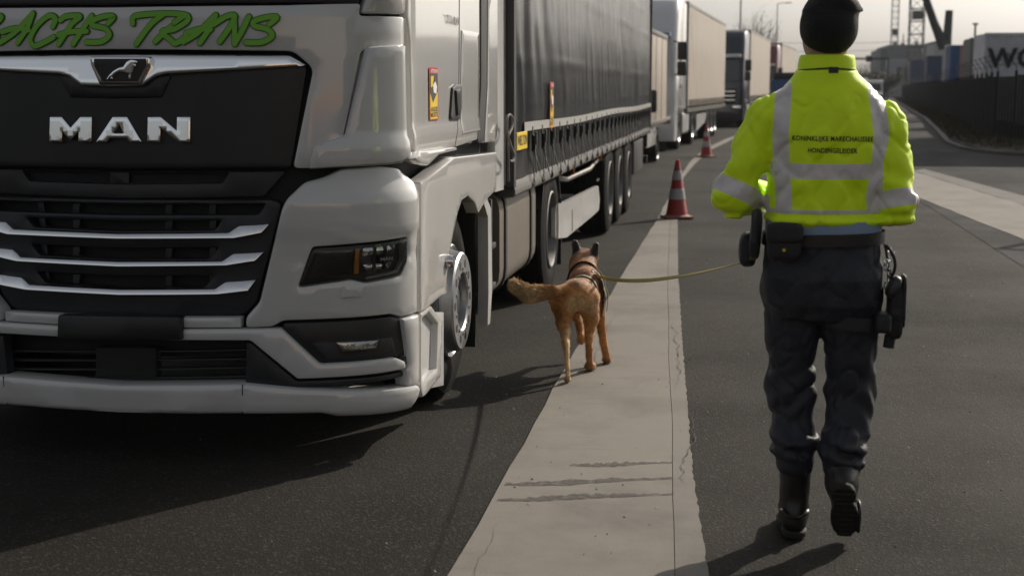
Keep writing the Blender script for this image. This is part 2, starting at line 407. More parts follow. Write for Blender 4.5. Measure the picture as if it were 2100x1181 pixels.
def sc_line(a, b, w, seed, n=40):
    r = random.Random(seed); ga, gb = ground(*a), ground(*b)
    scuff([(ga[0]+(gb[0]-ga[0])*i/n, ga[1]+(gb[1]-ga[1])*i/n+r.uniform(-0.006, 0.006)+0.006*math.sin(i*0.23+seed)) for i in range(n+1)], w, seed)
sc_line((1168, 955), (1378, 948), 0.075, 1); sc_line((1034, 994), (1380, 980), 0.085, 2); sc_line((1020, 1025), (1382, 1012), 0.075, 3)
# hairline cracks in the edge strip and slab
M['crack'] = mat('crack_dirt', (0.05, 0.045, 0.04), 0.95, var=0.3, vscale=20)
def crack(x0, y0, dx, dy, n, w, seed):
    r = random.Random(seed); pts = []; x, y = x0, y0
    for i in range(n): pts.append((x, y)); x += dx/n+r.uniform(-0.014, 0.014); y += dy/n*r.uniform(0.5, 1.5)
    U = [(a, b) for a, b in pts]; v = []
    for i, (a, b) in enumerate(U): k = w*r.uniform(0.3, 1.0)*(0.3+math.sin(math.pi*i/(n-1))); v += [(a-k, b, 0.0032), (a+k, b, 0.0032)]
    o = mk('crack', v, [(2*i, 2*i+1, 2*i+3, 2*i+2) for i in range(n-1)], M['crack']); o['kind'] = 'structure'
crack(-0.20, 5.7, -0.06, 1.5, 40, 0.003, 4); crack(-0.33, 7.6, -0.10, 2.2, 40, 0.0025, 5); crack(-0.88, 3.0, 0.02, 2.1, 40, 0.0012, 6); crack(-0.80, 7.9, -0.03, 2.6, 30, 0.0016, 7)
# grit scattered on the lane
gv2 = []; gf2 = []; rr_ = random.Random(12)
for _ in range(900):
    y = 3.2+rr_.random()**1.5*16; x = rr_.uniform(-1.4, 2.6) if rr_.random() < 0.85 else rr_.uniform(-3.6, 2.6)
    s_ = rr_.uniform(0.002, 0.0055)*(1.6 if rr_.random() < 0.06 else 1); n = len(gv2); z = -0.008 if not (-1.0 < x < -0.1) else 0.0005
    for k in range(4):
        a = rr_.uniform(0, 6.28); gv2.append((x+math.cos(a)*s_*rr_.uniform(0.6, 1.5), y+math.sin(a)*s_*rr_.uniform(0.6, 1.5), z+(s_*1.1 if k == 3 else 0)))
    gf2 += [(n, n+1, n+3), (n+1, n+2, n+3), (n+2, n, n+3)]
M['grit'] = mat('grit', (0.30, 0.28, 0.25), 0.8, var=0.4, vscale=3)
gt = mk('grit', gv2, gf2, M['grit']); gt['kind'] = 'stuff'; gt['label'] = 'fine pale grit scattered over the asphalt and concrete'; gt['category'] = 'grit'
# pale band along the side road
band = [(3.3, -10), (3.12, 10), (3.0, 15.9), (2.84, 18.1), (2.57, 22.2), (2.35, 28), (2.3, 34), (2.5, 40), (3.3, 40), (3.25, 34), (3.3, 29), (3.86, 20.5), (4.1, 12), (4.3, -10)]
sheet('concrete_band', jag(band[:8], 0.5, 0.01, 5)+jag(band[8:], 0.5, 0.02, 6), 0.001, M['conc'], 0.02)
M['gutter'] = concrete('gutter_tiles', (0.11, 0.105, 0.095))
sheet('gutter', [(4.32, -10), (4.12, 12), (3.88, 20.5), (3.33, 29), (3.62, 29.6), (4.2, 22.5), (4.5, 12), (4.8, -10)], -0.0005, M['gutter'], 0.02)
# kerb stones and the verge behind
def offs(pts, d):
    out = []
    for i, p in enumerate(pts):
        a = pts[max(i-1, 0)]; b = pts[min(i+1, len(pts)-1)]; dx, dy = b[0]-a[0], b[1]-a[1]; L = math.hypot(dx, dy)
        out.append((p[0]+dy/L*d, p[1]-dx/L*d))
    return out
def resample(pts, step):
    out = [pts[0]]; acc = 0
    for a, b in zip(pts[:-1], pts[1:]):
        L = math.hypot(b[0]-a[0], b[1]-a[1]); n = max(1, int(round(L/step)))
        for i in range(1, n+1): out.append((a[0]+(b[0]-a[0])*i/n, a[1]+(b[1]-a[1])*i/n))
    return out
ko = offs(kerb, 0.16)
kr = mk('kerb', [(x, y, 0.0) for x, y in kerb]+[(x, y, 0.075) for x, y in kerb]+[(x, y, 0.075) for x, y in ko]+[(x, y, 0.0) for x, y in ko],
        [(i+k*len(kerb), i+1+k*len(kerb), i+1+(k+1)*len(kerb), i+(k+1)*len(kerb)) for i in range(len(kerb)-1) for k in range(3)], M['gutter'])
kr['kind'] = 'structure'
fence_line = [(60, 35.4), (30, 36.5), (14, 37.6), (9.6, 38.6), (7.9, 41), (7.7, 46), (8.8, 58), (11.0, 79), (15.2, 126), (20.8, 188), (32, 310)]
kk, ff = resample(offs(kerb, 0.165), 3.0), resample(offs(fence_line, 1.2), 3.0)
def seg(pts, n):
    d = [0]
    for a, b in zip(pts[:-1], pts[1:]): d.append(d[-1]+math.hypot(b[0]-a[0], b[1]-a[1]))
    xs = np.interp(np.linspace(0, d[-1], n), d, [p[0] for p in pts]); ys = np.interp(np.linspace(0, d[-1], n), d, [p[1] for p in pts])
    return list(zip(xs, ys))
NN = 90; A, B = seg(offs(kerb, 0.165), NN), seg(offs(fence_line, 1.5), NN)
vv = []; ffc = []
for j in range(5):
    t = j/4
    for (a, b) in zip(A, B): vv.append((a[0]+(b[0]-a[0])*t, a[1]+(b[1]-a[1])*t, 0.065+0.10*t+0.05*random.random()))
for j in range(4):
    for i in range(NN-1): ffc.append((j*NN+i, j*NN+i+1, (j+1)*NN+i+1, (j+1)*NN+i))
M['verge'] = asphalt('verge_soil', (0.035, 0.033, 0.02), (0.055, 0.05, 0.03), sc=0.2)
vg = mk('verge', vv, ffc, M['verge'], smooth=60); vg['kind'] = 'structure'
# rough grass on the verge: many blades, one mass
M['grass'] = mat('verge_grass', (0.045, 0.042, 0.018), 0.9, var=0.5, vscale=1.5)
gv = []; gf = []; rg = random.Random(5)
for _ in range(40000):
    i = int((rg.random()**1.6)*(NN-2)*0.75)+8; t = rg.random(); a, b = A[min(i, NN-1)], B[min(i, NN-1)]
    a2, b2 = A[min(i+1, NN-1)], B[min(i+1, NN-1)]; u = rg.random()
    x = (a[0]+(b[0]-a[0])*t)*(1-u)+(a2[0]+(b2[0]-a2[0])*t)*u; y = (a[1]+(b[1]-a[1])*t)*(1-u)+(a2[1]+(b2[1]-a2[1])*t)*u
    h = rg.uniform(0.03, 0.13)*(1+0.5*t); an = rg.uniform(0, 6.28); w = rg.uniform(0.006, 0.016)*(1+y/60)
    z = 0.1+0.1*t; n = len(gv)
    gv += [(x-w*math.cos(an), y-w*math.sin(an), z), (x+w*math.cos(an), y+w*math.sin(an), z), (x+rg.uniform(-.1, .1), y+rg.uniform(-.1, .1), z+h)]
    gf.append((n, n+1, n+2))
go = mk('rough_grass', gv, gf, M['grass']); go['kind'] = 'stuff'; go['label'] = 'rough dull grass on the verge below the dark fence'; go['category'] = 'grass'
# ------------------------------------------------------------------ white tractor unit in front
TX = -2.66                                   # centre line of the lorry
_plan = [(0, 5.80), (0.3, 5.805), (0.6, 5.83), (0.85, 5.875), (1.0, 5.925), (1.09, 5.98), (1.15, 6.05), (1.19, 6.14), (1.207, 6.24), (1.21, 6.36), (1.21, 6.8), (1.21, 7.6), (1.21, 8.45)]
def _smooth_plan():
    P = np.array(_plan); out = []
    for i in range(len(P)-1):
        p0, p1, p2, p3 = P[max(i-1, 0)], P[i], P[i+1], P[min(i+2, len(P)-1)]
        if i == 0: p0 = np.array([-P[1][0], P[1][1]])
        n = max(4, int(np.linalg.norm(p2-p1)/0.02))
        for k in range(n):
            t = k/n; out.append(0.5*((2*p1)+(-p0+p2)*t+(2*p0-5*p1+4*p2-p3)*t*t+(-p0+3*p1-3*p2+p3)*t**3))
    out.append(P[-1]); return np.array(out)
_PP = _smooth_plan(); _PS = np.concatenate([[0], np.cumsum(np.linalg.norm(np.diff(_PP, axis=0), axis=1))])
_tan = np.gradient(_PP, axis=0); _tan /= np.linalg.norm(_tan, axis=1)[:, None]; _NN = np.stack([_tan[:, 1], -_tan[:, 0]], 1)
SMAX = _PS[-1]
def surf(s, z, off):
    """point on the lorry's wrap-round skin: s along the plan outline from the centre (negative = other side)"""
    s = np.asarray(s, float); a = np.abs(s); sg = np.where(s < 0, -1, 1)
    x = np.interp(a, _PS, _PP[:, 0]); y = np.interp(a, _PS, _PP[:, 1]); nx = np.interp(a, _PS, _NN[:, 0]); ny = np.interp(a, _PS, _NN[:, 1])
    lean = np.clip(np.asarray(z)-2.0, 0, 3)*0.16*np.clip(1-(a-0.9)/0.6, 0, 1)
    return np.stack([TX+sg*(x+nx*off), y+ny*off+lean, np.asarray(z)+0*s], -1)
def sz(px, py, off=0.0):
    """find (s, z) of the skin point that stands at this spot of the photograph"""
    key = round(off, 5)
    if key not in _offc:
        Rr = np.stack([TX+_PP[:, 0]+_NN[:, 0]*off, _PP[:, 1]+_NN[:, 1]*off], 1)
        Ll = np.stack([TX-_PP[:, 0]-_NN[:, 0]*off, _PP[:, 1]+_NN[:, 1]*off], 1)
        _offc[key] = (np.concatenate([Ll[:0:-1], Rr]), np.concatenate([-_PS[:0:-1], _PS]))
    Q, S = _offc[key]; r = ray(px, py)
    c = Q[:, 0]*r[1]-Q[:, 1]*r[0]; k = np.where((c[:-1] < 0) & (c[1:] >= 0))[0]
    k = int(k[np.argmin(np.abs(S[k]-0.8))]) if len(k) else len(S)-2
    t = -c[k]/(c[k+1]-c[k]); s = float(S[k]+(S[k+1]-S[k])*t); q = Q[k]+(Q[k+1]-Q[k])*t
    return s, float(EYE+r[2]*(q@r[:2])/(r[:2]@r[:2]))
_offc = {}
def round_poly(pts, rad, n=4):
    if rad <= 0: return pts
    out = []; k = len(pts)
    for i in range(k):
        p, a, b = np.array(pts[i]), np.array(pts[i-1]), np.array(pts[(i+1) % k])
        da, db = np.linalg.norm(a-p), np.linalg.norm(b-p); r = min(rad, 0.4*da, 0.4*db)
        q0, q1 = p+(a-p)/max(da, 1e-9)*r, p+(b-p)/max(db, 1e-9)*r
        for j in range(n+1):
            t = j/n; out.append(tuple((1-t)**2*q0+2*t*(1-t)*p+t*t*q1))
    return out
def densify(pts, step):
    out = []
    for a, b in zip(pts, pts[1:]+pts[:1]):
        L = math.hypot(b[0]-a[0], b[1]-a[1]); n = max(1, int(math.ceil(L/step)))
        for i in range(n): out.append((a[0]+(b[0]-a[0])*i/n, a[1]+(b[1]-a[1])*i/n))
    return out
def dist_to(P, poly):
    A = np.array(poly); B = np.roll(A, -1, 0); D = B-A; L2 = (D**2).sum(1)+1e-12; best = np.full(len(P), 1e9)
    for k in range(len(A)):
        t = np.clip(((P-A[k])@D[k])/L2[k], 0, 1); q = P-(A[k]+t[:, None]*D[k]); best = np.minimum(best, np.sqrt((q**2).sum(1)))
    return best
def inside(P, poly):
    A = np.array(poly); B = np.roll(A, -1, 0); c = np.zeros(len(P), bool)
    for a, b in zip(A, B):
        cond = (a[1] > P[:, 1]) != (b[1] > P[:, 1])
        with np.errstate(divide='ignore', invalid='ignore'): xx = (b[0]-a[0])*(P[:, 1]-a[1])/(b[1]-a[1])+a[0]
        c ^= cond & (P[:, 0] < xx)
    return c
def flat_mesh(outline, holes=(), step=0.05, rnd=0.012):
    """triangulated 2-D region; returns points, triangles, distance to the rim"""
    loops = [densify(l, step) for l in [outline]+list(holes)]
    pts = []; edges = []
    for l in loops:
        n = len(pts); pts += l; edges += [(n+i, n+(i+1) % len(l)) for i in range(len(l))]
    A = np.array(outline); lo, hi = A.min(0), A.max(0)
    gx, gy = np.meshgrid(np.arange(lo[0]+step/2, hi[0], step), np.arange(lo[1]+step/2, hi[1], step)); G = np.stack([gx.ravel(), gy.ravel()], 1)
    if rnd > 0:          # rings that carry the rounded rim
        for li, l in enumerate(loops):
            L = np.array(l); e1 = L-np.roll(L, 1, 0); e2 = np.roll(L, -1, 0)-L
            e1 /= np.linalg.norm(e1, axis=1)[:, None]+1e-12; e2 /= np.linalg.norm(e2, axis=1)[:, None]+1e-12
            n1 = np.stack([-e1[:, 1], e1[:, 0]], 1); n2 = np.stack([-e2[:, 1], e2[:, 0]], 1); Nn = n1+n2
            Nn /= np.maximum((Nn*n1).sum(1), 0.35)[:, None]
            x, y = L.T; area = float((x*np.roll(y, -1)-np.roll(x, -1)*y).sum()); sg = (1 if area > 0 else -1)*(1 if li == 0 else -1)
            for k in (0.3, 1.0):
                Q = L+Nn*sg*rnd*k; ok = inside(Q, loops[0])
                for h in loops[1:]: ok &= ~inside(Q, h)
                ok &= np.min([dist_to(Q, q) for q in loops], 0) > rnd*k*0.85
                base = len(pts); ids = -np.ones(len(Q), int)
                for i in np.where(ok)[0]: ids[i] = len(pts); pts.append((float(Q[i][0]), float(Q[i][1])))
                for i in range(len(Q)):
                    j = (i+1) % len(Q)
                    if ids[i] >= 0 and ids[j] >= 0: edges.append((int(ids[i]), int(ids[j])))
    ok = inside(G, outline)
    for h in holes: ok &= ~inside(G, h)
    G = G[ok]
    if len(G):
        d = np.min([dist_to(G, l) for l in loops], 0); G = G[d > (rnd+step*0.25 if rnd > 0 else step*0.3)]
    allp = [Vector(p) for p in pts]+[Vector((float(a), float(b))) for a, b in G]
    r = delaunay_2d_cdt(allp, edges, [], 0, 1e-6)
    V = np.array([v[:] for v in r[0]]); F = [tuple(f) for f in r[2]]
    cc = np.array([V[list(f)].mean(0) for f in F]); keep = inside(cc, loops[0])
    for h in loops[1:]: keep &= ~inside(cc, h)
    F = [f for f, k in zip(F, keep) if k]
    return V, F, np.min([dist_to(V, l) for l in loops], 0)
def panel(name, pts, m, parent, off=0.0, thick=0.03, rnd=0.012, corner=0.02, step=0.06, holes=(), sym=False, mirror=False, px=True, dfun=None, flat=False):
    """a sheet-metal piece lying on the lorry's skin, outline read from the picture (px) or in metres (s, z)"""
    def cv(l): return [sz(a, b, off) for a, b in l] if px else list(l)
    o = cv(pts); hs_ = [cv(h) for h in holes]
    if sym:
        o[0] = (0, o[0][1]); o[-1] = (0, o[-1][1]); o = o+[(-a, b) for a, b in o[::-1][1:-1]]
        hs2 = []
        for h in hs_:
            if abs(h[0][0]) < 0.03: h[0] = (0, h[0][1]); h[-1] = (0, h[-1][1]); hs2.append(h+[(-a, b) for a, b in h[::-1][1:-1]])
            else: hs2 += [h, [(-a, b) for a, b in h[::-1]]]
        hs_ = hs2
    res = []
    for mir in ((False, True) if mirror else (False,)):
        oo = [(-a, b) for a, b in o[::-1]] if mir else o; hh = [[(-a, b) for a, b in h[::-1]] for h in hs_] if mir else hs_
        oo = round_poly(oo, corner); hh = [round_poly(h, corner*0.7) for h in hh]
        V, F, D = flat_mesh(oo, hh, step, rnd)
        dep = np.full(len(V), off)
        if rnd > 0: dep -= rnd*(1-np.sqrt(np.clip(1-(1-np.clip(D/rnd, 0, 1))**2, 0, 1)))
        if dfun: dep += dfun(np.abs(V[:, 0]), V[:, 1])
        P3 = surf(V[:, 0], V[:, 1], dep); verts = P3.tolist(); faces = list(F)
        cnt = {}
        for f in F:
            for i in range(3):
                e = (f[i], f[(i+1) % 3]); cnt[e] = 1
        bd = [e for e in cnt if (e[1], e[0]) not in cnt]; bi = sorted({i for e in bd for i in e}); mp = {i: len(verts)+k for k, i in enumerate(bi)}
        W = surf(V[bi, 0], V[bi, 1], dep[bi]-thick); verts += W.tolist()
        faces += [(e[1], e[0], mp[e[0]], mp[e[1]]) for e in bd]
        res.append(mk(name, verts, faces, m, parent, smooth=40, world=True, recalc=False))
    return res[0]
trk = thing('tractor_unit', 'white heavy lorry cab with chrome grille bars and green script lettering, nearest vehicle', 'lorry', (TX, 8.4, 0))
# dark inner carcass seen through the gaps
def shell(name, z0, z1, off, smax, m, ytop=None):
    ss = np.linspace(-smax, smax, 90); a = surf(ss, np.full(90, z0), off); b = surf(ss, np.full(90, z1), off); n = 90
    f = [(i, i+1, n+i+1, n+i) for i in range(n-1)]+[tuple(range(n)), tuple(range(n, 2*n))[::-1], (n-1, 0, n, 2*n-1)]
    return mk(name, a.tolist()+b.tolist(), f, m, trk, smooth=40, world=True)
s_corner = float(_PS[np.argmin(abs(_PP[:, 1]-6.42)+(np.arange(len(_PP)) < 60)*9)])
shell('carcass', 0.42, 1.16, -0.10, s_corner, M['black_mat'])
shell('cab_floor', 1.10, 1.30, -0.09, SMAX-0.1, M['black_mat'])
shell('cab_inner_shell', 1.30, 3.5, -0.035, SMAX-0.12, M['black_mat'])
W_ = M['white']
# upper front panel with the lettering
panel('front_panel', [(245, 15), (580, 11), (742, 7), (736, 33), (831, 35), (831, 335), (632, 346), (600, 346), (642, 141), (601, 106), (245, 102)], W_, trk, 0.0, 0.05, 0.010, 0.03, sym=True, holes=[[(741, 106), (761, 101), (718, 274), (705, 279)]])
panel('air_duct', [(700, 95), (790, 95), (760, 290), (690, 290)], M['white2'], trk, -0.028, 0.01, 0.002, 0.0, mirror=True)
panel('pillar_base', [(749, 3), (760, -45), (838, -55), (832, 31), (740, 29)], W_, trk, 0.002, 0.04, 0.014, 0.03, mirror=True)
def wm(name, pts, m, **k): return panel(name, pts, m, trk, px=False, **k)
sW, zW = sz(742, 7); 
wm('windscreen', [(0, zW+0.012), (sW, zW+0.02), (sW+0.06, 2.95), (0, 3.0)], M['glass'], off=-0.015, thick=0.02, rnd=0.004, corner=0.04, sym=True, step=0.12)
wm('wiper', [(0.1, zW+0.035), (0.85, zW+0.05), (0.85, zW+0.065), (0.1, zW+0.05)], M['black'], off=0.02, thick=0.02, rnd=0.003, corner=0.0)
wm('wiper', [(-0.9, zW+0.035), (-0.05, zW+0.05), (-0.05, zW+0.065), (-0.9, zW+0.05)], M['black'], off=0.02, thick=0.02, rnd=0.003, corner=0.0)
wm('scuttle', [(0, zW-0.005), (sW-0.01, zW+0.0), (sW-0.01, zW+0.03), (0, zW+0.03)], M['black'], off=0.0, thick=0.03, rnd=0.004, corner=0.0, sym=True)
wm('roof_front', [(0, 3.02), (1.15, 2.97), (1.4, 2.99), (1.4, 3.5), (0, 3.62)], W_, off=0.0, thick=0.05, rnd=0.03, sym=True, step=0.12)
wm('sun_visor', [(0, 2.86), (1.0, 2.86), (1.0, 3.04), (0, 3.04)], M['black'], off=0.16, thick=0.02, rnd=0.005, sym=True, step=0.15)
# black hood panel with badge and letters
def hood_d(s, z): return 0.012*np.exp(-((z-1.62)/0.03)**2)*(s < 0.2)
panel('hood_panel', [(245, 118), (600, 120), (629, 141), (597, 344), (245, 346)], M['black'], trk, -0.012, 0.03, 0.006, 0.015, sym=True)
panel('hood_bulge', [(245, 155), (352, 155), (331, 201), (245, 203)], M['black'], trk, -0.002, 0.03, 0.012, 0.01, sym=True)
panel('chrome_bar', [(245, 111), (592, 113), (627, 133), (622, 137), (450, 147), (340, 153), (318, 158), (292, 177), (245, 179)], M['chrome'], trk, 0.022, 0.035, 0.012, 0.008, sym=True, step=0.025, dfun=lambda s, z: -(z-1.655)*0.20)
bd_ = panel('badge', [(183, 117), (307, 117), (307, 134), (288, 174), (203, 174), (185, 134)], M['chrome'], trk, 0.042, 0.03, 0.008, 0.008, step=0.02)
panel('badge_plate', [(192, 121), (300, 121), (299, 136), (282, 167), (210, 167), (193, 136)], M['ink'], trk, 0.0435, 0.004, 0.001, 0.006, step=0.02)
lion = [(637, 487), (660, 455), (685, 430), (715, 412), (745, 405), (765, 375), (790, 362), (815, 365), (832, 372), (830, 385), (818, 388), (825, 400), (812, 410), (805, 440), (797, 447), (795, 470), (793, 486), (776, 480), (779, 450), (745, 445), (715, 440), (690, 455), (680, 470), (686, 484), (664, 481), (669, 466), (650, 488)]
panel('lion_emblem', [(x*0.33866, y*0.33866) for x, y in lion], M['chrome'], trk, 0.050, 0.006, 0.004, 0.002, step=0.01)
def zpx(l): return [(x*0.33866, y*0.33866) for x, y in l]
LET = [[(300, 709), (372, 709), (428, 773), (484, 709), (555, 709), (555, 861), (476, 861), (476, 800), (428, 852), (378, 800), (378, 861), (300, 861)],
       [(680, 709), (768, 709), (862, 862), (788, 862), (770, 838), (664, 838), (648, 862), (582, 862)],
       [(893, 709), (972, 709), (1070, 790), (1070, 709), (1152, 709), (1152, 862), (1085, 862), (972, 778), (972, 862), (893, 862)]]
for i, l in enumerate(LET):
    panel('badge_letter', zpx(l), M['chrome'], trk, 0.010, 0.022, 0.003, 0.002, step=0.02, dfun=lambda s, z: -(z-1.46)*0.06, holes=[zpx([(722, 757), (748, 808), (690, 808)])] if i == 1 else ())
# intake and grille below the hood
panel('intake_frame', [(245, 351), (588, 351), (541, 404), (245, 408)], M['dgrey'], trk, -0.05, 0.03, 0.008, 0.015, sym=True, holes=[[(245, 354), (470, 354), (455, 376), (245, 378)]])
panel('intake_rib', [(225, 352), (265, 352), (265, 378), (225, 378)], M['black'], trk, -0.07, 0.02, 0.004, 0.004)
gh = [[(245, 420), (545, 418), (530, 440), (245, 441)], [(245, 453), (455, 452), (440, 472), (245, 474)], [(245, 509), (448, 508), (430, 530), (245, 532)], [(245, 566), (440, 565), (420, 588), (245, 590)]]
panel('grille_frame', [(245, 410), (560, 410), (577, 418), (573, 440), (527, 618), (503, 644), (480, 650), (245, 650)], M['bluegrey'], trk, -0.02, 0.05, 0.010, 0.02, sym=True, holes=gh)
for k, (y0, y1) in enumerate(((420, 440), (453, 473), (509, 531), (566, 589))):
    for x in (150, 340, 430):
        panel('grille_rib', [(x, y0-3), (x+14, y0-3), (x+12, y1+3), (x-2, y1+3)], M['black'], trk, -0.06, 0.02, 0.003, 0.0, mirror=(x == 430))
for bar in ([(245, 479), (468, 477), (488, 463), (552, 460), (536, 478), (480, 489), (245, 490)],
            [(245, 536), (455, 535), (476, 520), (541, 517), (522, 536), (464, 545), (245, 547)],
            [(245, 593), (440, 592), (460, 578), (524, 574), (508, 597), (447, 604), (245, 605)]):
    zb_ = sz(*bar[1], 0.026)[1]
    panel('grille_bar', bar, M['chrome'], trk, 0.026, 0.03, 0.006, 0.006, sym=True, step=0.03, dfun=lambda s, z: -(z-zb_)*0.42)
# bumper corner with headlight opening
HL = [(641, 508), (838, 487), (838, 533), (824, 565), (751, 580), (721, 573), (612, 589)]
def crease(s, z):
    return 0.012*np.tanh((z-0.98)/0.012)*np.clip((s-0.62)/0.1, 0, 1)*0.5-0.008*np.exp(-((z-0.875)/0.018)**2)*np.clip((s-0.7)/0.1, 0, 1)*np.clip((1.6-s)/0.06, 0, 1)-np.clip((z-1.13)/0.1, 0, 1)*0.045
bc = panel('bumper_corner', [(587, 409), (622, 376), (663, 366), (703, 348), (793, 342), (832, 345), (860, 371), (860, 641), (824, 651), (805, 645), (580, 659), (557, 671), (503, 673), (503, 651), (531, 620), (577, 430)],
      W_, trk, 0.05, 0.07, 0.015, 0.018, mirror=True, holes=[HL], dfun=crease, step=0.03)
arch = [(982, 438), (975, 416), (961, 402), (948, 412), (939, 440), (931, 475), (923, 520), (918, 560), (917, 603)]
panel('wheel_arch_panel', [(863, 374), (931, 322), (1018, 312), (1018, 390), (998, 411)]+arch+[(904, 609), (863, 641)], W_, trk, 0.045, 0.06, 0.010, 0.010, mirror=True, step=0.05)
for q in ([(642, 509), (837, 488), (837, 533), (823, 564), (751, 579), (721, 572), (613, 588)],):
    hl = panel('headlight', q, M['black'], trk, 0.0, 0.03, 0.004, 0.02, mirror=True)
    panel('headlight_lens', q, M['lens'], trk, 0.046, 0.002, 0.010, 0.02, mirror=True, step=0.03)
panel('headlight_unit', [(742, 507), (812, 500), (812, 522), (742, 528)], M['silverlamp'], trk, 0.025, 0.03, 0.018, 0.012, mirror=True, step=0.015)
panel('headlight_unit', [(742, 541), (808, 535), (800, 552), (748, 557)], M['silverlamp'], trk, 0.025, 0.03, 0.018, 0.012, mirror=True, step=0.015)
panel('lamp_louvre', [(768, 503), (773, 503), (771, 556), (766, 556)], M['black'], trk, 0.034, 0.03, 0.003, 0.0, mirror=True)
panel('lamp_louvre', [(790, 501), (795, 501), (792, 553), (787, 553)], M['black'], trk, 0.034, 0.03, 0.003, 0.0, mirror=True)
panel('indicator', [(729, 511), (738, 510), (736, 562), (725, 562)], M['amber'], trk, 0.02, 0.03, 0.004, 0.003, mirror=True)
panel('daylight_strip', [(826, 496), (832, 495), (832, 532), (819, 559), (752, 573), (752, 568), (814, 554), (826, 531)], M['white2'], trk, 0.02, 0.03, 0.004, 0.003, mirror=True)
panel('lamp_trim', [(650, 516), (728, 508), (722, 560), (630, 574)], M['dgrey'], trk, 0.015, 0.02, 0.008, 0.01, mirror=True)
V, F = text_mesh('MAN', 0.035, 0.0012, 1.35); s0, z0 = sz(793, 531, 0.036)
mk('lamp_lettering', surf(np.array([v[0] for v in V])*0.55+s0, np.array([v[1] for v in V])*0.6+z0, 0.037).tolist(), F, M['whiteprint'], trk, world=True)
panel('washer_cover', [(706, 585), (748, 587), (743, 608), (699, 612)], W_, trk, 0.053, 0.01, 0.004, 0.006, mirror=True)
# lower bumper: strips, plate holder, wing, fog lamp, lip
panel('bumper_strip', [(245, 650), (494, 651), (494, 672), (245, 672)], W_, trk, 0.045, 0.05, 0.008, 0.003, sym=True)
panel('plate_holder', [(118, 646), (370, 650), (373, 697), (116, 696)], M['black'], trk, 0.085, 0.05, 0.008, 0.01)
panel('bumper_wing', [(245, 675), (576, 674), (656, 747), (814, 733), (833, 741), (834, 756), (610, 778), (513, 699), (245, 697)], W_, trk, 0.060, 0.06, 0.012, 0.012, sym=True)
panel('fog_lamp_panel', [(581, 662), (805, 648), (825, 658), (838, 747), (816, 731), (657, 745), (579, 675)], M['black'], trk, 0.035, 0.05, 0.010, 0.015, mirror=True)
fg = [(637, 702), (806, 691), (812, 723), (668, 738)]
panel('fog_lamp_housing', fg, M['dgrey'], trk, 0.042, 0.02, 0.008, 0.01, mirror=True)
panel('fog_lamp', [(687, 702), (778, 697), (773, 715), (702, 723)], M['silverlamp'], trk, 0.047, 0.02, 0.008, 0.006, mirror=True, step=0.015)
panel('fog_lamp_lens', [(685, 700), (781, 695), (776, 717), (700, 725)], M['lens'], trk, 0.052, 0.001, 0.002, 0.006, mirror=True)
panel('side_marker', [(822, 728), (836, 730), (838, 748), (824, 741)], M['glass'], trk, 0.045, 0.03, 0.005, 0.004, mirror=True)
panel('lower_trim', [(515, 703), (608, 781), (830, 760), (832, 770), (606, 795), (503, 786), (505, 703)], M['bluegrey'], trk, 0.035, 0.05, 0.008, 0.006, mirror=True)
for k in range(4): panel('lower_grille_bar', [(-60, 716+k*18), (505, 716+k*18), (505, 720+k*18), (-60, 720+k*18)], M['black'], trk, -0.03+0.004*(k % 2), 0.03, 0.003, 0.0)
panel('tow_cover', [(195, 712), (320, 712), (320, 775), (195, 775)], M['black_mat'], trk, -0.01, 0.05, 0.01, 0.01)
def lipd(s, z): return -0.05*np.clip((0.235-z)/0.08, 0, 1)**2-0.006*((np.sin(s*16) > -0.2) & (z > 0.2) & (z < 0.255) & (s < 0.55))
panel('bumper_lip', [(245, 789), (500, 787), (605, 797), (861, 789), (865, 800), (852, 840), (692, 857), (660, 849), (500, 851), (245, 849)], W_, trk, 0.070, 0.10, 0.018, 0.01, sym=True, dfun=lipd, step=0.03)
panel('bumper_seam', [(496, 788), (498, 788), (498, 850), (496, 850)], M['ink'], trk, 0.0706, 0.002, 0.0, 0.0, mirror=True, dfun=lipd)
panel('bumper_column', [(827, 655), (861, 644), (861, 788), (836, 792), (834, 760), (840, 748)], W_, trk, 0.058, 0.06, 0.012, 0.008, mirror=True)
# boarding step in the side of the bumper
panel('step_frame', [(864, 643), (886, 627), (908, 661), (904, 773), (868, 815), (864, 800)], W_, trk, 0.045, 0.05, 0.010, 0.006, mirror=True, step=0.02, holes=[[(867, 652), (881, 640), (899, 664), (896, 756), (867, 784)]])
panel('step_wall', [(864, 640), (910, 640), (910, 790), (864, 800)], M['white2'], trk, 0.012, 0.02, 0.002, 0.0, mirror=True)
def step_tread(sg):
    a = sz(866, 786, 0.03); b = sz(897, 760, 0.03); m_ = MB()
    for k in range(5):
        o_ = 0.03-0.014*k
        q = surf(np.array([a[0], b[0]])*sg, np.array([a[1]+0.008, a[1]+0.012]), o_)
        m_.tube([q[0], q[1]], 0.004, 5)
    for k in range(6):
        s_ = a[0]+(b[0]-a[0])*k/5; q = surf(np.array([s_, s_])*sg, np.array([a[1]+.008]*2), np.array([0.035, -0.04])); m_.tube([q[0], q[1]], 0.004, 5)
    m_.build('step_tread', M['steel'], trk, world=True)
step_tread(1); step_tread(-1)
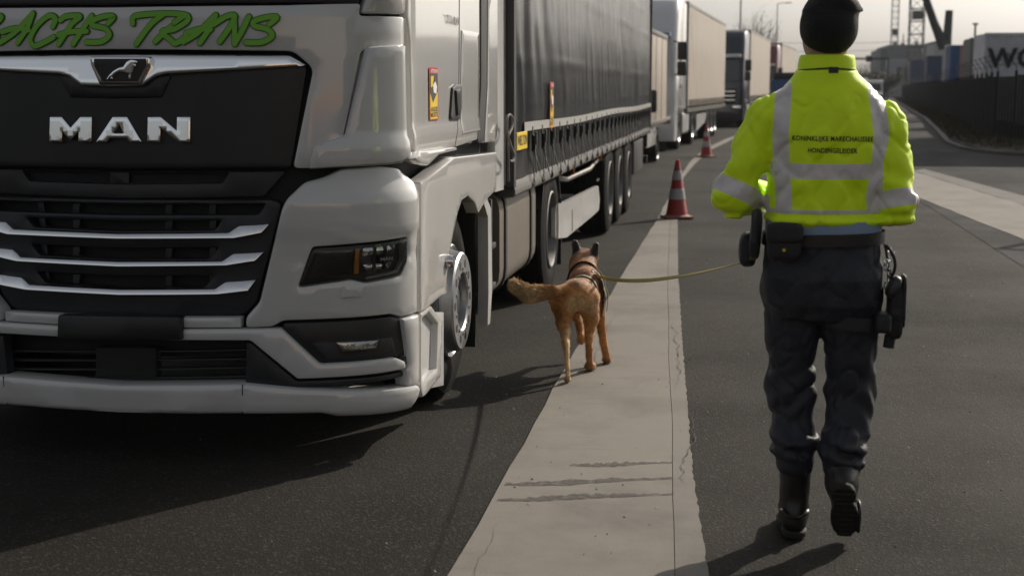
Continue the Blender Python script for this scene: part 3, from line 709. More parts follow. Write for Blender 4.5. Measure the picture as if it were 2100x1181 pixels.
# cab corner air deflector, door, rear panels
def defl(s, z): return 0.012*np.clip((1.22-z)/0.03, 0, 1)+0.006*np.tanh((1.385-z)/0.008)
panel('air_deflector', [(631, 348), (641, 302), (709, 279), (756, 99), (768, 95), (838, 91), (841, 258), (846, 322), (822, 334), (765, 338)], W_, trk, 0.045, 0.05, 0.022, 0.012, mirror=True, dfun=defl, step=0.03)
def doord(s, z): return 0.010*np.clip((1.43-z)/0.02, 0, 1)*(s > 1.2)
panel('door', [(837, -60), (956, -60), (984, -60), (984, 180), (976, 287), (932, 302), (850, 318), (846, 300), (842, 92), (836, 40)], W_, trk, 0.0, 0.03, 0.010, 0.015, mirror=True, dfun=doord, step=0.035)
panel('door_shut_line', [(942, -40), (943.2, -40), (942, 235), (930, 300), (929, 300), (940.6, 235)], M['ink'], trk, 0.0012, 0.004, 0, 0, mirror=True, dfun=doord)
panel('locker_lid', [(948, 62), (983, 68), (983, 178), (982, 268), (946, 276), (946, 180)], W_, trk, 0.006, 0.008, 0.004, 0.012, mirror=True, dfun=doord)
panel('door_seal', [(987, -60), (999, -60), (998, 180), (991, 291), (980, 291), (987, 180)], M['dgrey'], trk, -0.006, 0.03, 0.004, 0.0, mirror=True)
panel('rear_quarter', [(1003, -60), (1031, -60), (1028, 200), (1018, 291), (995, 293), (1001, 180)], W_, trk, 0.0, 0.03, 0.008, 0.006, mirror=True)
panel('lower_sill', [(842, 326), (862, 312), (938, 302), (938, 309), (902, 318), (880, 340), (866, 337)], W_, trk, 0.055, 0.05, 0.012, 0.006, mirror=True)
hd_ = panel('door_handle', [(930, 180), (938, 173), (948, 174), (948, 222), (944, 246), (927, 246), (926, 240)], M['dgrey'], trk, 0.014, 0.012, 0.008, 0.008, mirror=True, step=0.02)
panel('handle_grip', [(937, 186), (946, 182), (945, 235), (940, 238)], M['black'], trk, 0.026, 0.012, 0.006, 0.004, mirror=True, step=0.02)
# side window, roof sides, above the frame
wm('side_window', [(1.50, 2.16), (2.42, 2.16), (2.40, 2.85), (1.72, 2.85)], M['glass'], off=0.004, thick=0.01, rnd=0.004, mirror=True, step=0.15)
wm('upper_side', [(1.42, 2.92), (SMAX-0.02, 2.92), (SMAX-0.02, 3.6), (1.55, 3.55)], W_, off=0.0, thick=0.03, rnd=0.02, mirror=True, step=0.15)
wm('window_frame', [(1.36, 2.12), (1.47, 2.12), (1.66, 2.9), (1.40, 2.95)], W_, off=0.0, thick=0.03, rnd=0.01, mirror=True, step=0.1)
MB().box(TX-1.2, TX+1.2, 6.3, 8.4, 3.5, 3.62, 0.05).box(TX-1.1, TX+1.1, 6.8, 8.45, 3.6, 3.95, 0.15).build('roof', W_, trk, smooth=50, world=True)
# mirrors
for sg in (1, -1):
    m_ = MB(); cx = TX+sg*1.33; c0 = TX+sg*1.2
    x0, x1 = sorted((TX+sg*1.235, TX+sg*1.45))
    m_.box(x0, x1, 5.86, 6.02, 1.975, 2.6, 0.05)
    m_.box(min(c0, cx), max(c0, cx), 5.95, 6.05, 2.3, 2.36, 0.02).box(min(c0, cx), max(c0, cx), 5.95, 6.05, 2.05, 2.1, 0.02)
    m_.build('mirror', M['black'], trk, smooth=40, world=True)
# model badge on the door
V, F = text_mesh('TGX 18.480', 0.07, 0.001, 0.9); s0, z0 = sz(926, 43)
mk('model_badge', surf(np.array([v[0] for v in V])+s0, np.array([v[1] for v in V])*0.8+z0, 0.009).tolist(), F, M['steel'], trk, world=True)
def sticker(parent, base, name='warning_sticker', W=0.17, H=0.25, fn=None):
    """red-bordered yellow and black blind-spot sticker, drawn in (u, v) metres, fn maps to world"""
    def poly(pts, m, d, nm):
        v = [fn(u, w, d) for u, w in pts]; return mk(nm, v, [tuple(range(len(v)))], m, parent if nm == name else st, world=True)
    st = None
    st = poly([(-W/2, -H/2), (W/2, -H/2), (W/2, H/2), (-W/2, H/2)], M['red'], 0.001, name)
    a, b = W/2*0.84, H/2*0.95
    poly([(-a, -b), (a, -b), (a, b*0.80), (-a, b*0.80)], M['yellow'], 0.0018, 'print')
    poly([(-a, b*0.80), (a, b*0.80), (a, b*0.1), (-a*0.3, -b*0.35), (-a, b*0.05)], M['ink'], 0.0024, 'print')
    poly([(-a*0.3, b*0.35), (a*0.35, b*0.5), (a*0.8, b*0.3), (a*0.6, b*0.0), (-a*0.1, b*0.05)], M['whiteprint'], 0.003, 'print')
    poly([(-a*0.9, b*0.7), (-a*0.1, b*0.72), (-a*0.4, b*0.3), (-a*0.9, b*0.25)], M['yellow'], 0.0034, 'print')
    for tx, yy, hh, m in (('ANGLES', -b*0.62, 0.14, 'ink'), ('MORTS', -b*0.84, 0.14, 'ink'), ('ATTENTION', b*0.9, 0.10, 'whiteprint')):
        V, F = text_mesh(tx, 1.0, 0.015); w = max(v[0] for v in V)*2
        k = 2*a*0.9/w; mk('print', [fn(v[0]*k, yy+v[1]*hh*H*0.9, 0.004) for v in V], F, M[m], st, world=True)
    return st
sA, zA = sz(887.5, 193)
sT, zT = sz(887.5, 139); sB, zB = sz(887.5, 247); sL, _ = sz(878.5, 193); sR, _ = sz(896.5, 193)
sticker(trk, None, W=abs(sR-sL), H=zT-zB, fn=lambda u, w, d: surf(sA+u, zA+w, d+0.004).tolist())
# green script lettering: brush strokes
strokes = {  # photo pixels x 2.953 (zoomed drawing)
 'S0': [[(-14, 143), (16, 104), (-34, 101), (-99, 124), (-109, 154), (-34, 174), (-8, 214), (-56, 254), (-144, 257)]],
 'A': [[(205, 85), (150, 145), (90, 205), (5, 262)], [(205, 85), (170, 175), (112, 262)], [(20, 195), (100, 175), (180, 185)]],
 'C': [[(325, 165), (342, 115), (300, 100), (230, 160), (190, 240), (215, 280), (270, 262), (330, 228)]],
 'H': [[(372, 125), (400, 105), (455, 98), (490, 105), (440, 150), (360, 270)], [(560, 100), (500, 190), (448, 270)], [(360, 215), (440, 195), (530, 192)]],
 'S': [[(660, 145), (692, 105), (640, 102), (575, 125), (565, 155), (640, 175), (668, 215), (620, 255), (530, 258)]],
 'T': [[(810, 145), (815, 105), (900, 90), (1040, 85), (1120, 92)], [(990, 95), (920, 150), (830, 270)]],
 'R': [[(1060, 140), (1130, 95), (1138, 130), (1060, 180), (985, 195), (1040, 245), (1070, 265), (1130, 225)], [(1040, 165), (990, 210), (945, 255)]],
 'A2': [[(1310, 95), (1255, 150), (1195, 208), (1115, 256)], [(1310, 95), (1270, 180), (1215, 262)], [(1130, 205), (1210, 180), (1280, 180)]],
 'N': [[(1300, 150), (1370, 105), (1425, 98), (1400, 160), (1335, 255)], [(1420, 105), (1425, 180), (1425, 268)], [(1510, 105), (1470, 190), (1425, 268)]],
 'S2': [[(1635, 150), (1680, 108), (1620, 108), (1545, 130), (1545, 160), (1620, 180), (1650, 220), (1590, 258), (1495, 260)]]}
def spline(p, n=7):
    P = [np.array(q, float) for q in p]; out = []
    for i in range(len(P)-1):
        p0, p1, p2, p3 = P[max(i-1, 0)], P[i], P[i+1], P[min(i+2, len(P)-1)]
        for k in range(n):
            t = k/n; out.append(0.5*((2*p1)+(-p0+p2)*t+(2*p0-5*p1+4*p2-p3)*t*t+(-p0+3*p1-3*p2+p3)*t**3))
    out.append(P[-1]); return out
def lettering(name, half, base, m, parent):
    vs = []; fs = []; k_ = 0
    for l in strokes.values():
        for st in l:
            C_ = spline([(x*0.33866, y*0.33866) for x, y in st]); Q = [np.array(sz(*c)) for c in C_]; n = len(Q); dd = base+0.00022*k_; k_ += 1
            off_ = []
            hw = half
            L = []; Rr = []
            for i in range(n):
                d = Q[min(i+1, n-1)]-Q[max(i-1, 0)]; d /= np.linalg.norm(d)+1e-9; nn = np.array([-d[1], d[0]]); L.append(Q[i]+nn*hw); Rr.append(Q[i]-nn*hw)
            d0 = Q[0]-Q[1]; d1 = Q[-1]-Q[-2]
            def cap(c, d):
                a = math.atan2(d[1], d[0]); return [c+hw*np.array([math.cos(a+t), math.sin(a+t)]) for t in np.linspace(-math.pi/2, math.pi/2, 8)]
            base_i = len(vs)
            for a, b in zip(L, Rr): vs += [surf(a[0], a[1], dd).tolist(), surf(b[0], b[1], dd).tolist()]
            fs += [(base_i+2*i, base_i+2*i+1, base_i+2*i+3, base_i+2*i+2) for i in range(n-1)]
            for c, d in ((Q[0], d0), (Q[-1], d1)):
                b0 = len(vs); cp = cap(c, d); vs += [surf(q[0], q[1], dd-0.00008).tolist() for q in cp]; fs.append(tuple(range(b0, b0+len(cp))))
    return mk(name, vs, fs, m, parent, world=True)
lettering('lettering_outline', 0.0155, 0.002, M['dgreen'], trk)
lettering('lettering', 0.0106, 0.0095, M['green'], trk)

# wheels
def wheel(m_parent, cx, cy, r=0.51, w=0.30, face=1, kind='rear', name='wheel'):
    """cx: outer face of the tyre; face=+1 outer side towards +X"""
    f = face; t = MB(); R_ = r; ri = 0.285
    prof = [(-w*f, ri), (-w*f, R_*0.86), (-w*0.93*f, R_*0.965), (-w*0.85*f, R_)]
    for k in range(4):
        a0 = 0.80-0.175*k
        prof += [(-w*a0*f, R_), (-w*(a0-0.01)*f, R_-0.014), (-w*(a0-0.03)*f, R_-0.014), (-w*(a0-0.04)*f, R_)]
    prof += [(-w*0.14*f, R_), (-w*0.06*f, R_*0.965), (0, R_*0.85), (0.004*f, R_*0.72), (-0.01*f, R_*0.62), (-0.025*f, ri)]
    t.lathe(prof, (cx, cy, R_), 'x', 44)
    wo = t.build(name, M['tyre'], m_parent, smooth=30, world=True)
    rm = MB()
    if kind == 'front':   # dished steel rim with bright raised ring
        rm.lathe([(-0.03*f, 0.29), (-0.005*f, 0.30), (0.004*f, 0.292), (-0.02*f, 0.275), (0.02*f, 0.262), (0.05*f, 0.258), (0.060*f, 0.248), (0.060*f, 0.155), (0.052*f, 0.147), (0.0, 0.140)], (cx, cy, R_), 'x', 48)
    else:                 # deep dish
        rm.lathe([(-0.03*f, 0.29), (0.0, 0.302), (0.006*f, 0.29), (-0.015*f, 0.278), (-0.12*f, 0.255), (-0.17*f, 0.235), (-0.175*f, 0.12), (-0.06*f, 0.11), (-0.055*f, 0.0)], (cx, cy, R_), 'x', 40)
    ro = rm.build('rim', M['rim'] if kind == 'front' else M['rim2'], wo, smooth=35, world=True)
    if kind == 'front':
        hb = MB()
        for k in range(10):
            a = 2*math.pi*k/10; c = (cx+0.0605*f, cy+0.20*math.cos(a), R_+0.20*math.sin(a))
            hb.lathe([(0, 0.022), (0.0012*f, 0.022), (0.0012*f, 0.0)], c, 'x', 12)
        hb.build('hand_holes', M['black_mat'], wo, world=True, kind='stuff')
        MB().lathe([(0.002*f, 0.141), (-0.03*f, 0.135), (-0.03*f, 0.10), (0.02*f, 0.09), (0.03*f, 0.07), (0.03*f, 0.0)], (cx, cy, R_), 'x', 32).build('hub', M['steel'], wo, smooth=40, world=True)
        hb = MB()
        for k in range(10):
            a = 2*math.pi*(k+0.5)/10; c = (cx+0.057*f, cy+0.17*math.cos(a), R_+0.17*math.sin(a))
            hb.lathe([(0, 0.012), (0.009*f, 0.010), (0.009*f, 0.0)], c, 'x', 6)
        hb.build('wheel_nuts', M['rim'], wo, world=True, kind='stuff')
    return wo
XS = TX+1.21     # side plane
wheel(trk, XS-0.035, 7.22, 0.50, 0.32, 1, 'front'); wheel(trk, 2*TX-XS+0.035, 7.22, 0.50, 0.32, -1, 'front')
for sg in (1, -1):
    wheel(trk, TX+sg*1.20, 11.0, 0.51, 0.29, sg, 'rear'); wheel(trk, TX+sg*0.86, 11.0, 0.51, 0.29, sg, 'rear')
# wheel arch liners, mudguard edges, flaps
for sg in (1, -1):
    m_ = MB(); n = 16; v = []; f = []
    for i in range(n+1):
        a = R(-12+204*i/n)
        for x in (TX+sg*1.19, TX+sg*0.75): v.append((x, 7.22+0.64*math.cos(a), 0.5+0.62*math.sin(a)))
    f = [(2*i, 2*i+1, 2*i+3, 2*i+2) for i in range(n)]
    mk('wheel_arch_liner', v, f, M['black_mat'], trk, smooth=60, world=True)
    x0, x1 = sorted((TX+sg*1.185, TX+sg*1.245))
    m_.prism([(7.80, 1.06), (7.86, 1.08), (7.90, 0.98), (8.02, 0.92), (8.05, 0.45), (7.98, 0.26), (7.90, 0.26), (7.93, 0.45), (7.92, 0.88), (7.80, 0.96)], 'x', x0, x1)
    m_.build('mudguard', M['white2'], trk, smooth=30, world=True)
    x0, x1 = sorted((TX+sg*0.82, TX+sg*1.18))
    MB().box(x0, x1, 7.86, 7.875, 0.14, 1.0).build('mud_flap', M['black_mat'], trk, world=True)
    x0, x1 = sorted((TX+sg*0.8, TX+sg*1.2))
    m_ = MB()
    for i in range(12):
        a0, a1 = R(20+140*i/12), R(20+140*(i+1)/12)
        m_.add([(x, 11.0+rr*math.cos(a), 0.51+rr*math.sin(a)) for a in (a0, a1) for rr in (0.58, 0.60) for x in (x0, x1)], [(0, 1, 5, 4), (2, 6, 7, 3), (0, 4, 6, 2), (1, 3, 7, 5)])
    m_.build('rear_mudguard', M['black'], trk, smooth=40, world=True)
    MB().box(x0, x1, 11.60, 11.615, 0.16, 0.72).build('mud_flap', M['black_mat'], trk, world=True)
    # fuel tank, straps, step frame
    xs0, xs1 = sorted((TX+sg*0.55, TX+sg*1.165))
    rp = round_poly([(xs0, 0.30), (xs1, 0.30), (xs1, 0.98), (xs0, 0.98)], 0.16, 5)
    ft = MB().prism(rp, 'y', 8.78, 10.36).build('fuel_tank', M['alu'], trk, smooth=40, world=True)
    rp2 = round_poly([(xs0-.012, 0.288), (xs1+.012, 0.288), (xs1+.012, 0.992), (xs0-.012, 0.992)], 0.165, 5)
    for y in (8.98, 10.1): MB().prism(rp2, 'y', y-0.03, y+0.03).build('tank_strap', M['steel'], ft, smooth=40, world=True)
    MB().lathe([(0, 0.06), (0.10, 0.06), (0.12, 0.05), (0.12, 0)], (TX+sg*0.98, 9.25, 0.97), 'z', 16).build('filler_cap', M['black'], ft, smooth=40, world=True)
    m_ = MB(); xo = TX+sg*1.20
    for z in (0.42, 0.66): m_.box(*sorted((xo-sg*0.05, xo+sg*0.02)), 8.06, 8.34, z, z+0.035, 0.008)
    m_.box(*sorted((xo-sg*0.05, xo)), 8.08, 8.12, 0.38, 0.95, 0.006); m_.box(*sorted((xo-sg*0.05, xo)), 8.28, 8.32, 0.38, 0.95, 0.006)
    m_.build('boarding_ladder', M['dgrey'], trk, smooth=40, world=True)
    # fairing behind the cab
    rf = MB().prism(round_poly([(TX+sg*1.13, 8.47), (TX+sg*1.19, 8.47), (TX+sg*1.205, 8.72), (TX+sg*1.15, 8.74)], 0.02, 3), 'z', 0.98, 3.9).build('side_fairing', M['white2'], trk, smooth=40, world=True)
    c = (TX+sg*1.255, 6.72, 0.77)
    MB().lathe([(-0.05*sg, 0.03), (0.015*sg, 0.036), (0.035*sg, 0.03), (0.04*sg, 0.0)], c, 'x', 14).build('side_lamp', M['silverlamp'], trk, smooth=50, world=True)
MB().box(TX-0.45, TX-0.35, 6.6, 13.0, 0.70, 0.95).box(TX+0.35, TX+0.45, 6.6, 13.0, 0.70, 0.95).box(TX-0.8, TX+0.8, 7.15, 7.3, 0.42, 0.56).box(TX-0.9, TX+0.9, 10.9, 11.1, 0.42, 0.6).box(TX-0.6, TX+0.6, 6.6, 8.3, 0.55, 1.2).box(TX-0.5, TX+0.5, 10.0, 11.8, 0.95, 1.12, 0.03).build('chassis', M['steel'], trk, world=True)
# ------------------------------------------------------------------ dark curtain-sided trailer behind the tractor
M['curtain'] = mat('charcoal_tarpaulin', (0.027, 0.028, 0.030), 0.24, var=0.15, vscale=0.8, dirt=(0.075, 0.07, 0.064), dscale=1.6, damt=0.4, rvar=0.06)
XT = TX+1.235; Y0, Y1 = 8.80, 22.25
trl = thing('semi_trailer', 'long charcoal curtain-sided trailer coupled to the white lorry cab', 'trailer', (TX, 15.5, 0))
def curtain(name, x, sg, y0, y1, z0, z1, m, parent, amp=0.012, ny=300, nz=64, world=True, seed=0.0):
    ys = np.linspace(y0, y1, ny); zs = np.linspace(z0, z1, nz); Yg, Zg = np.meshgrid(ys, zs, indexing='ij')
    d = amp*(vnoise(Yg*0.7+seed, Zg*1.1, Yg*0+1.3)+0.5*vnoise(Yg*2.1+seed, Zg*1.3+Yg*0.4, Yg*0+7.7)+0.28*vnoise(Yg*6+Zg*2+seed, Zg*2.6, Yg*0+3.1))
    fr = np.exp(-((Yg-y0-0.55)/0.45)**2)                       # creases near the front post
    d += amp*0.8*fr*np.sin(Yg*12+Zg*2.2+2*vnoise(Yg*2, Zg*2, Zg*0)); d += amp*1.3*np.exp(-((Yg-y0-1.3+0.35*(Zg-2))/0.35)**2)*np.clip(Zg-1.5, 0, 1)*np.sin(Yg*7+Zg*4)
    for zz in np.arange(1.48, z1, 0.30): d += 0.0055*np.exp(-((Zg-zz-0.008*np.sin(Yg*1.7))/0.014)**2)*(0.6+0.4*np.sin(Yg*70))   # welded seams
    for yy in np.arange(y0+0.6, y1, 0.62): d += 0.0018*np.exp(-((Yg-yy)/0.015)**2)
    edge = np.clip((Zg-z0)/0.25, 0, 1); d = d*(0.4+0.6*edge)
    X = x+sg*d; V = np.stack([X, Yg, Zg], -1).reshape(-1, 3)
    F = [(i*nz+j, (i+1)*nz+j, (i+1)*nz+j+1, i*nz+j+1) for i in range(ny-1) for j in range(nz-1)]
    return mk(name, V.tolist(), F, m, parent, smooth=180, world=world)
curtain('curtain', XT, 1, Y0+0.09, Y1-0.06, 1.02, 3.86, M['curtain'], trl)
curtain('curtain', 2*TX-XT, -1, Y0+0.09, Y1-0.06, 1.02, 3.86, M['curtain'], trl, ny=60, nz=12, seed=9)
MB().box(TX-1.2, TX+1.2, Y0, Y0+0.06, 1.0, 3.9).build('front_wall', M['white2'], trl, world=True)
for x in (XT-0.01, 2*TX-XT+0.01):
    MB().box(x-0.03, x+0.03, Y0, Y0+0.085, 0.98, 3.95, 0.01).build('corner_post', M['dgrey'], trl, world=True)
    MB().box(x-0.03, x+0.03, Y1-0.055, Y1+0.03, 0.98, 3.95, 0.01).build('corner_post', M['dgrey'], trl, world=True)
MB().box(TX-1.22, TX+1.22, Y1-0.02, Y1+0.05, 0.98, 3.9).build('rear_doors', M['white2'], trl, world=True)
MB().box(TX-1.25, TX+1.25, Y0, Y1, 3.86, 4.0, 0.03).build('roof', M['dgrey'], trl, smooth=40, world=True)
for sg in (1, -1):
    xa = TX+sg*1.235
    MB().prism([(xa-sg*0.10, 0.92), (xa+sg*0.004, 0.92), (xa+sg*0.018, 0.935), (xa+sg*0.018, 0.965), (xa-sg*0.01, 1.03), (xa-sg*0.10, 1.03)], 'y', Y0+0.05, Y1).build('side_rail', M['railt'], trl, smooth=40, world=True)
n = 120; ys = np.linspace(Y0+0.45, Y1-0.1, n)
mk('reflective_strip', [(XT+0.017, y, z+0.008*math.sin(y*0.9)) for z in (1.315, 1.375) for y in ys], [(i, i+1, n+i+1, n+i) for i in range(n-1)], M['reflect'], trl, world=True)
# curtain straps with buckles, each a part
M['strap'] = mat('black_webbing', (0.010, 0.010, 0.011), 0.6, var=0.2)
proto = None
def strap_mesh():
    m_ = MB()
    m_.box(0.012, 0.020, -0.022, 0.022, 0.10, 0.27, 0.002)                  # upper webbing
    m_.box(0.018, 0.040, -0.027, 0.027, 0.115, 0.21, 0.006)                 # buckle body
    m_.box(0.036, 0.048, -0.016, 0.016, 0.15, 0.235, 0.004)                 # lever
    m_.ribbon([(0.030, 0.0, 0.13), (0.034, 0.03, 0.06), (0.034, 0.075, -0.05)], 0.028, 0.005, (0, 1, 0.3))
    m_.ribbon([(0.022, 0.0, 0.12), (0.030, -0.004, 0.02), (0.028, -0.01, -0.10)], 0.022, 0.004, (0, 1, 0))
    m_.tube([(0.026, -0.01, -0.085), (0.034, -0.012, -0.125), (0.02, -0.012, -0.135)], 0.006, 6)
    return m_.build('strap', M['strap'], None)
proto = strap_mesh(); k = 0
yy = Y0+0.80
M['hook'] = mat('bright_hook', (0.6, 0.6, 0.58), 0.25, metal=1.0)
hook = MB().box(0.02, 0.034, -0.014, 0.014, -0.135, -0.10, 0.004).build('hook', M['hook'], None, smooth=40)
rope = MB().ribbon([(0.026, 0.02, 0.10), (0.030, 0.14, 0.03), (0.030, 0.30, -0.06)], 0.018, 0.005, (0, 0.4, 1)).build('lashing', M['strap'], None)
while yy < Y1-0.2:
    for pr in (proto, hook, rope):
        c = pr if k == 0 else pr.copy()
        if k: COL.objects.link(c)
        c.parent = trl; c.location = (XT-TX, yy-15.5+random.uniform(-0.02, 0.02), 1.075+random.uniform(-0.008, 0.008)); c.rotation_euler = (random.uniform(-0.06, 0.06), 0, 0)
    k += 1; yy += 0.485
# rope hook, maker's plate, sticker
loop = [atX(x, y, XT+0.03) for x, y in ((1043, 372), (1042, 320), (1040, 262), (1041, 240), (1047, 236), (1052, 246), (1050, 262), (1043, 280), (1048, 300), (1054, 318), (1052, 330), (1046, 330))]
MB().tube([tuple(p) for p in spline([tuple(q) for q in loop], 5)], 0.008, 6).build('tension_cable', M['rail'], trl, smooth=60, world=True)
pa, pb = atX(1060, 273, XT+0.02), atX(1081, 304, XT+0.02)
pl = MB().box(XT+0.012, XT+0.022, pa[1], pb[1], pb[2], pa[2], 0.004).build('maker_plate', M['yellow'], trl, world=True)
V, F = text_mesh('WIELTON', 1, 0.01); kx = (pb[1]-pa[1])*0.9/(2*max(v[0] for v in V))
mk('plate_lettering', [(XT+0.0235, (pa[1]+pb[1])/2+v[0]*kx, (pa[2]+pb[2])/2+v[1]*0.09) for v in V], F, M['ink'], pl, world=True)
ca, cb = atX(1128, 183, XT+0.02), atX(1136, 250, XT+0.02); cm = atX(1132, 216, XT+0.02)
sticker(trl, None, W=0.20, H=0.34, fn=lambda u, w, d: (XT+0.019+d, cm[1]+u, cm[2]+w))
# running gear
for sg in (1, -1):
    for y in (15.85, 17.16, 18.47): wheel(trl, TX+sg*1.215, y, 0.50, 0.36, sg, 'rear')
    for y in (15.2, 16.5, 17.82):
        pass
    MB().box(*sorted((TX+sg*0.85, TX+sg*1.2)), 19.12, 19.14, 0.15, 0.9).build('mud_flap', M['black_mat'], trl, world=True)
    MB().box(*sorted((TX+sg*1.08, TX+sg*1.2)), 15.15, 19.1, 1.05-0.02, 1.05+0.0, 0.004).build('mudguard_strip', M['dgrey'], trl, world=True)
    MB().box(*sorted((TX+sg*0.55, TX+sg*1.2)), 19.6, 21.3, 0.42, 0.88, 0.03).build('pallet_box', M['dgrey'], trl, smooth=40, world=True)
    pts = [(1143, 421), (1166, 413), (1230, 381), (1233, 408), (1231, 431), (1222, 440), (1166, 487), (1143, 490)]
    pg = [(atX(x, y, XT-0.02)[1], atX(x, y, XT-0.02)[2]) for x, y in pts]
    gd = MB().prism(round_poly(pg, 0.03, 3), 'x', *sorted((TX+sg*1.20, TX+sg*1.165))).build('side_guard', M['white2'], trl, smooth=40, world=True)
    xg = TX+sg*1.203
    MB().box(*sorted((xg-sg*.01, xg)), 14.45, 14.75, 0.66, 0.68).box(*sorted((xg-sg*.01, xg)), 12.35, 12.38, 0.36, 0.55).build('guard_slot', M['ink'], gd, world=True)
    MB().box(*sorted((TX+sg*0.72, TX+sg*0.84)), 12.05, 12.2, 0.25, 0.95).box(*sorted((TX+sg*0.66, TX+sg*0.9)), 12.0, 12.25, 0.22, 0.25).build('landing_leg', M['steel'], trl, world=True)
    MB().tube([(TX+sg*1.1, 11.9, 0.86), (TX+sg*1.12, 12.6, 0.80), (TX+sg*1.15, 14.2, 0.80), (TX+sg*1.15, 15.0, 0.86)], 0.025, 8).build('air_pipe', M['rail'], trl, smooth=60, world=True)
    for y in (12.2, 14.6): MB().box(*sorted((XT-TX-0.03, XT-TX-0.0)), y-15.5, y-15.42, 0.865, 0.915, 0.008).build('side_marker', M['amber'], trl)
MB().box(TX-0.5, TX-0.4, 10.2, Y1-0.1, 0.66, 1.0).box(TX+0.4, TX+0.5, 10.2, Y1-0.1, 0.66, 1.0).build('chassis', M['steel'], trl, world=True)
MB().box(TX-1.2, TX+1.2, Y0+0.1, Y1-0.05, 0.985, 1.015).build('load_floor', M['dgrey'], trl, world=True)
for y in (15.85, 17.16, 18.47): MB().box(TX-1.15, TX+1.15, y-0.08, y+0.08, 0.43, 0.57, 0.02).build('axle', M['steel'], trl, world=True)
MB().box(TX-1.2, TX+1.2, Y1-0.05, Y1+0.05, 0.45, 0.57, 0.01).box(TX-1.2, TX+1.2, Y1-0.02, Y1+0.06, 0.7, 0.9, 0.01).build('rear_bumper', M['dgrey'], trl, world=True)
# ------------------------------------------------------------------ dog handler seen from behind
PX, PY = 0.285, 5.06
per = thing('person', 'person in yellow high-visibility jacket and black cap walking away beside the trucks', 'person', (PX, PY, 0))
M['navy'] = mat('navy_trousers', (0.013, 0.015, 0.024), 0.62, var=0.25, vscale=8, bump=0.25, bscale=160, dirt=(0.03, 0.028, 0.028), dscale=7, damt=0.4)
M['boot'] = mat('black_leather', (0.010, 0.009, 0.009), 0.42, var=0.3, vscale=14, bump=0.2, bscale=70, dirt=(0.035, 0.03, 0.025), dscale=12, damt=0.5)
M['sole'] = mat('boot_sole', (0.014, 0.012, 0.010), 0.8, var=0.4, vscale=30, bump=0.5, bscale=40)
M['knit'] = mat('black_cap_wool', (0.0075, 0.0070, 0.0070), 0.85, var=0.3, bump=0.5, bscale=120)
M['skin'] = mat('skin', (0.36, 0.20, 0.13), 0.5, var=0.12, vscale=15)
M['shirt'] = mat('pale_blue_shirt', (0.24, 0.33, 0.45), 0.7, var=0.1, vscale=20)
M['pouch'] = mat('black_nylon', (0.012, 0.0115, 0.012), 0.6, var=0.3, vscale=20, bump=0.3, bscale=200)
def hivis():
    m = bpy.data.materials.new('hi_vis_jacket'); m.use_nodes = True; t = m.node_tree; b = t.nodes['Principled BSDF']
    at = t.nodes.new('ShaderNodeAttribute'); at.attribute_name = 'tape'
    tc = t.nodes.new('ShaderNodeTexCoord')
    def N(s, d, r):
        n = t.nodes.new('ShaderNodeTexNoise'); n.inputs['Scale'].default_value = s; n.inputs['Detail'].default_value = d; n.inputs['Roughness'].default_value = r
        t.links.new(tc.outputs['Object'], n.inputs['Vector']); return n.outputs['Fac']
    def rng(o, a, bb, c=0.0, d=1.0):
        r = t.nodes.new('ShaderNodeMapRange'); r.inputs['From Min'].default_value = a; r.inputs['From Max'].default_value = bb
        r.inputs['To Min'].default_value = c; r.inputs['To Max'].default_value = d; t.links.new(o, r.inputs['Value']); return r.outputs[0]
    def mix(a, bb, f):
        mx = t.nodes.new('ShaderNodeMix'); mx.data_type = 'RGBA'
        for nm, q in (('A', a), ('B', bb)):
            if isinstance(q, tuple): mx.inputs[nm].default_value = (*q, 1)
            else: t.links.new(q, mx.inputs[nm])
        t.links.new(f, mx.inputs['Factor']); return mx.outputs['Result']
    col = mix((0.76, 1.0, 0.0), (0.71, 0.98, 0.0), rng(N(7, 4, 0.6), 0.3, 0.7))
    col = mix(col, (0.30, 0.32, 0.03), rng(N(6.5, 9, 0.75), 0.60, 0.78, 0, 0.75))       # grime
    tp = mix((0.74, 0.70, 0.68), (0.60, 0.565, 0.55), rng(N(12, 5, 0.65), 0.35, 0.7))
    f = rng(at.outputs['Fac'], -0.0012, 0.0012)
    col = mix(col, tp, f); t.links.new(col, b.inputs['Base Color'])
    b.inputs['Roughness'].default_value = 0.55; b.inputs['Sheen Weight'].default_value = 0.15
    t.links.new(rng(f, 0, 1, 0.62, 0.38), b.inputs['Roughness'])
    bp = t.nodes.new('ShaderNodeBump'); bp.inputs['Strength'].default_value = 0.25; bp.inputs['Distance'].default_value = 0.004
    t.links.new(N(60, 4, 0.6), bp.inputs['Height']); t.links.new(bp.outputs[0], b.inputs['Normal'])
    return m
M['hivis'] = hivis()
def loft(X, Y, Z, st, p=2.3):
    zs = [s[0] for s in st]
    f = lambda k: np.interp(Z, zs, [s[k] for s in st])
    cx, cy, rx, ry = f(1), f(2), f(3), f(4)
    q = (np.abs((X-cx)/rx)**p+np.abs((Y-cy)/ry)**p)**(1/p)
    d = (q-1)*np.minimum(rx, ry)
    return np.maximum(d, np.maximum(zs[0]-Z, Z-zs[-1]))
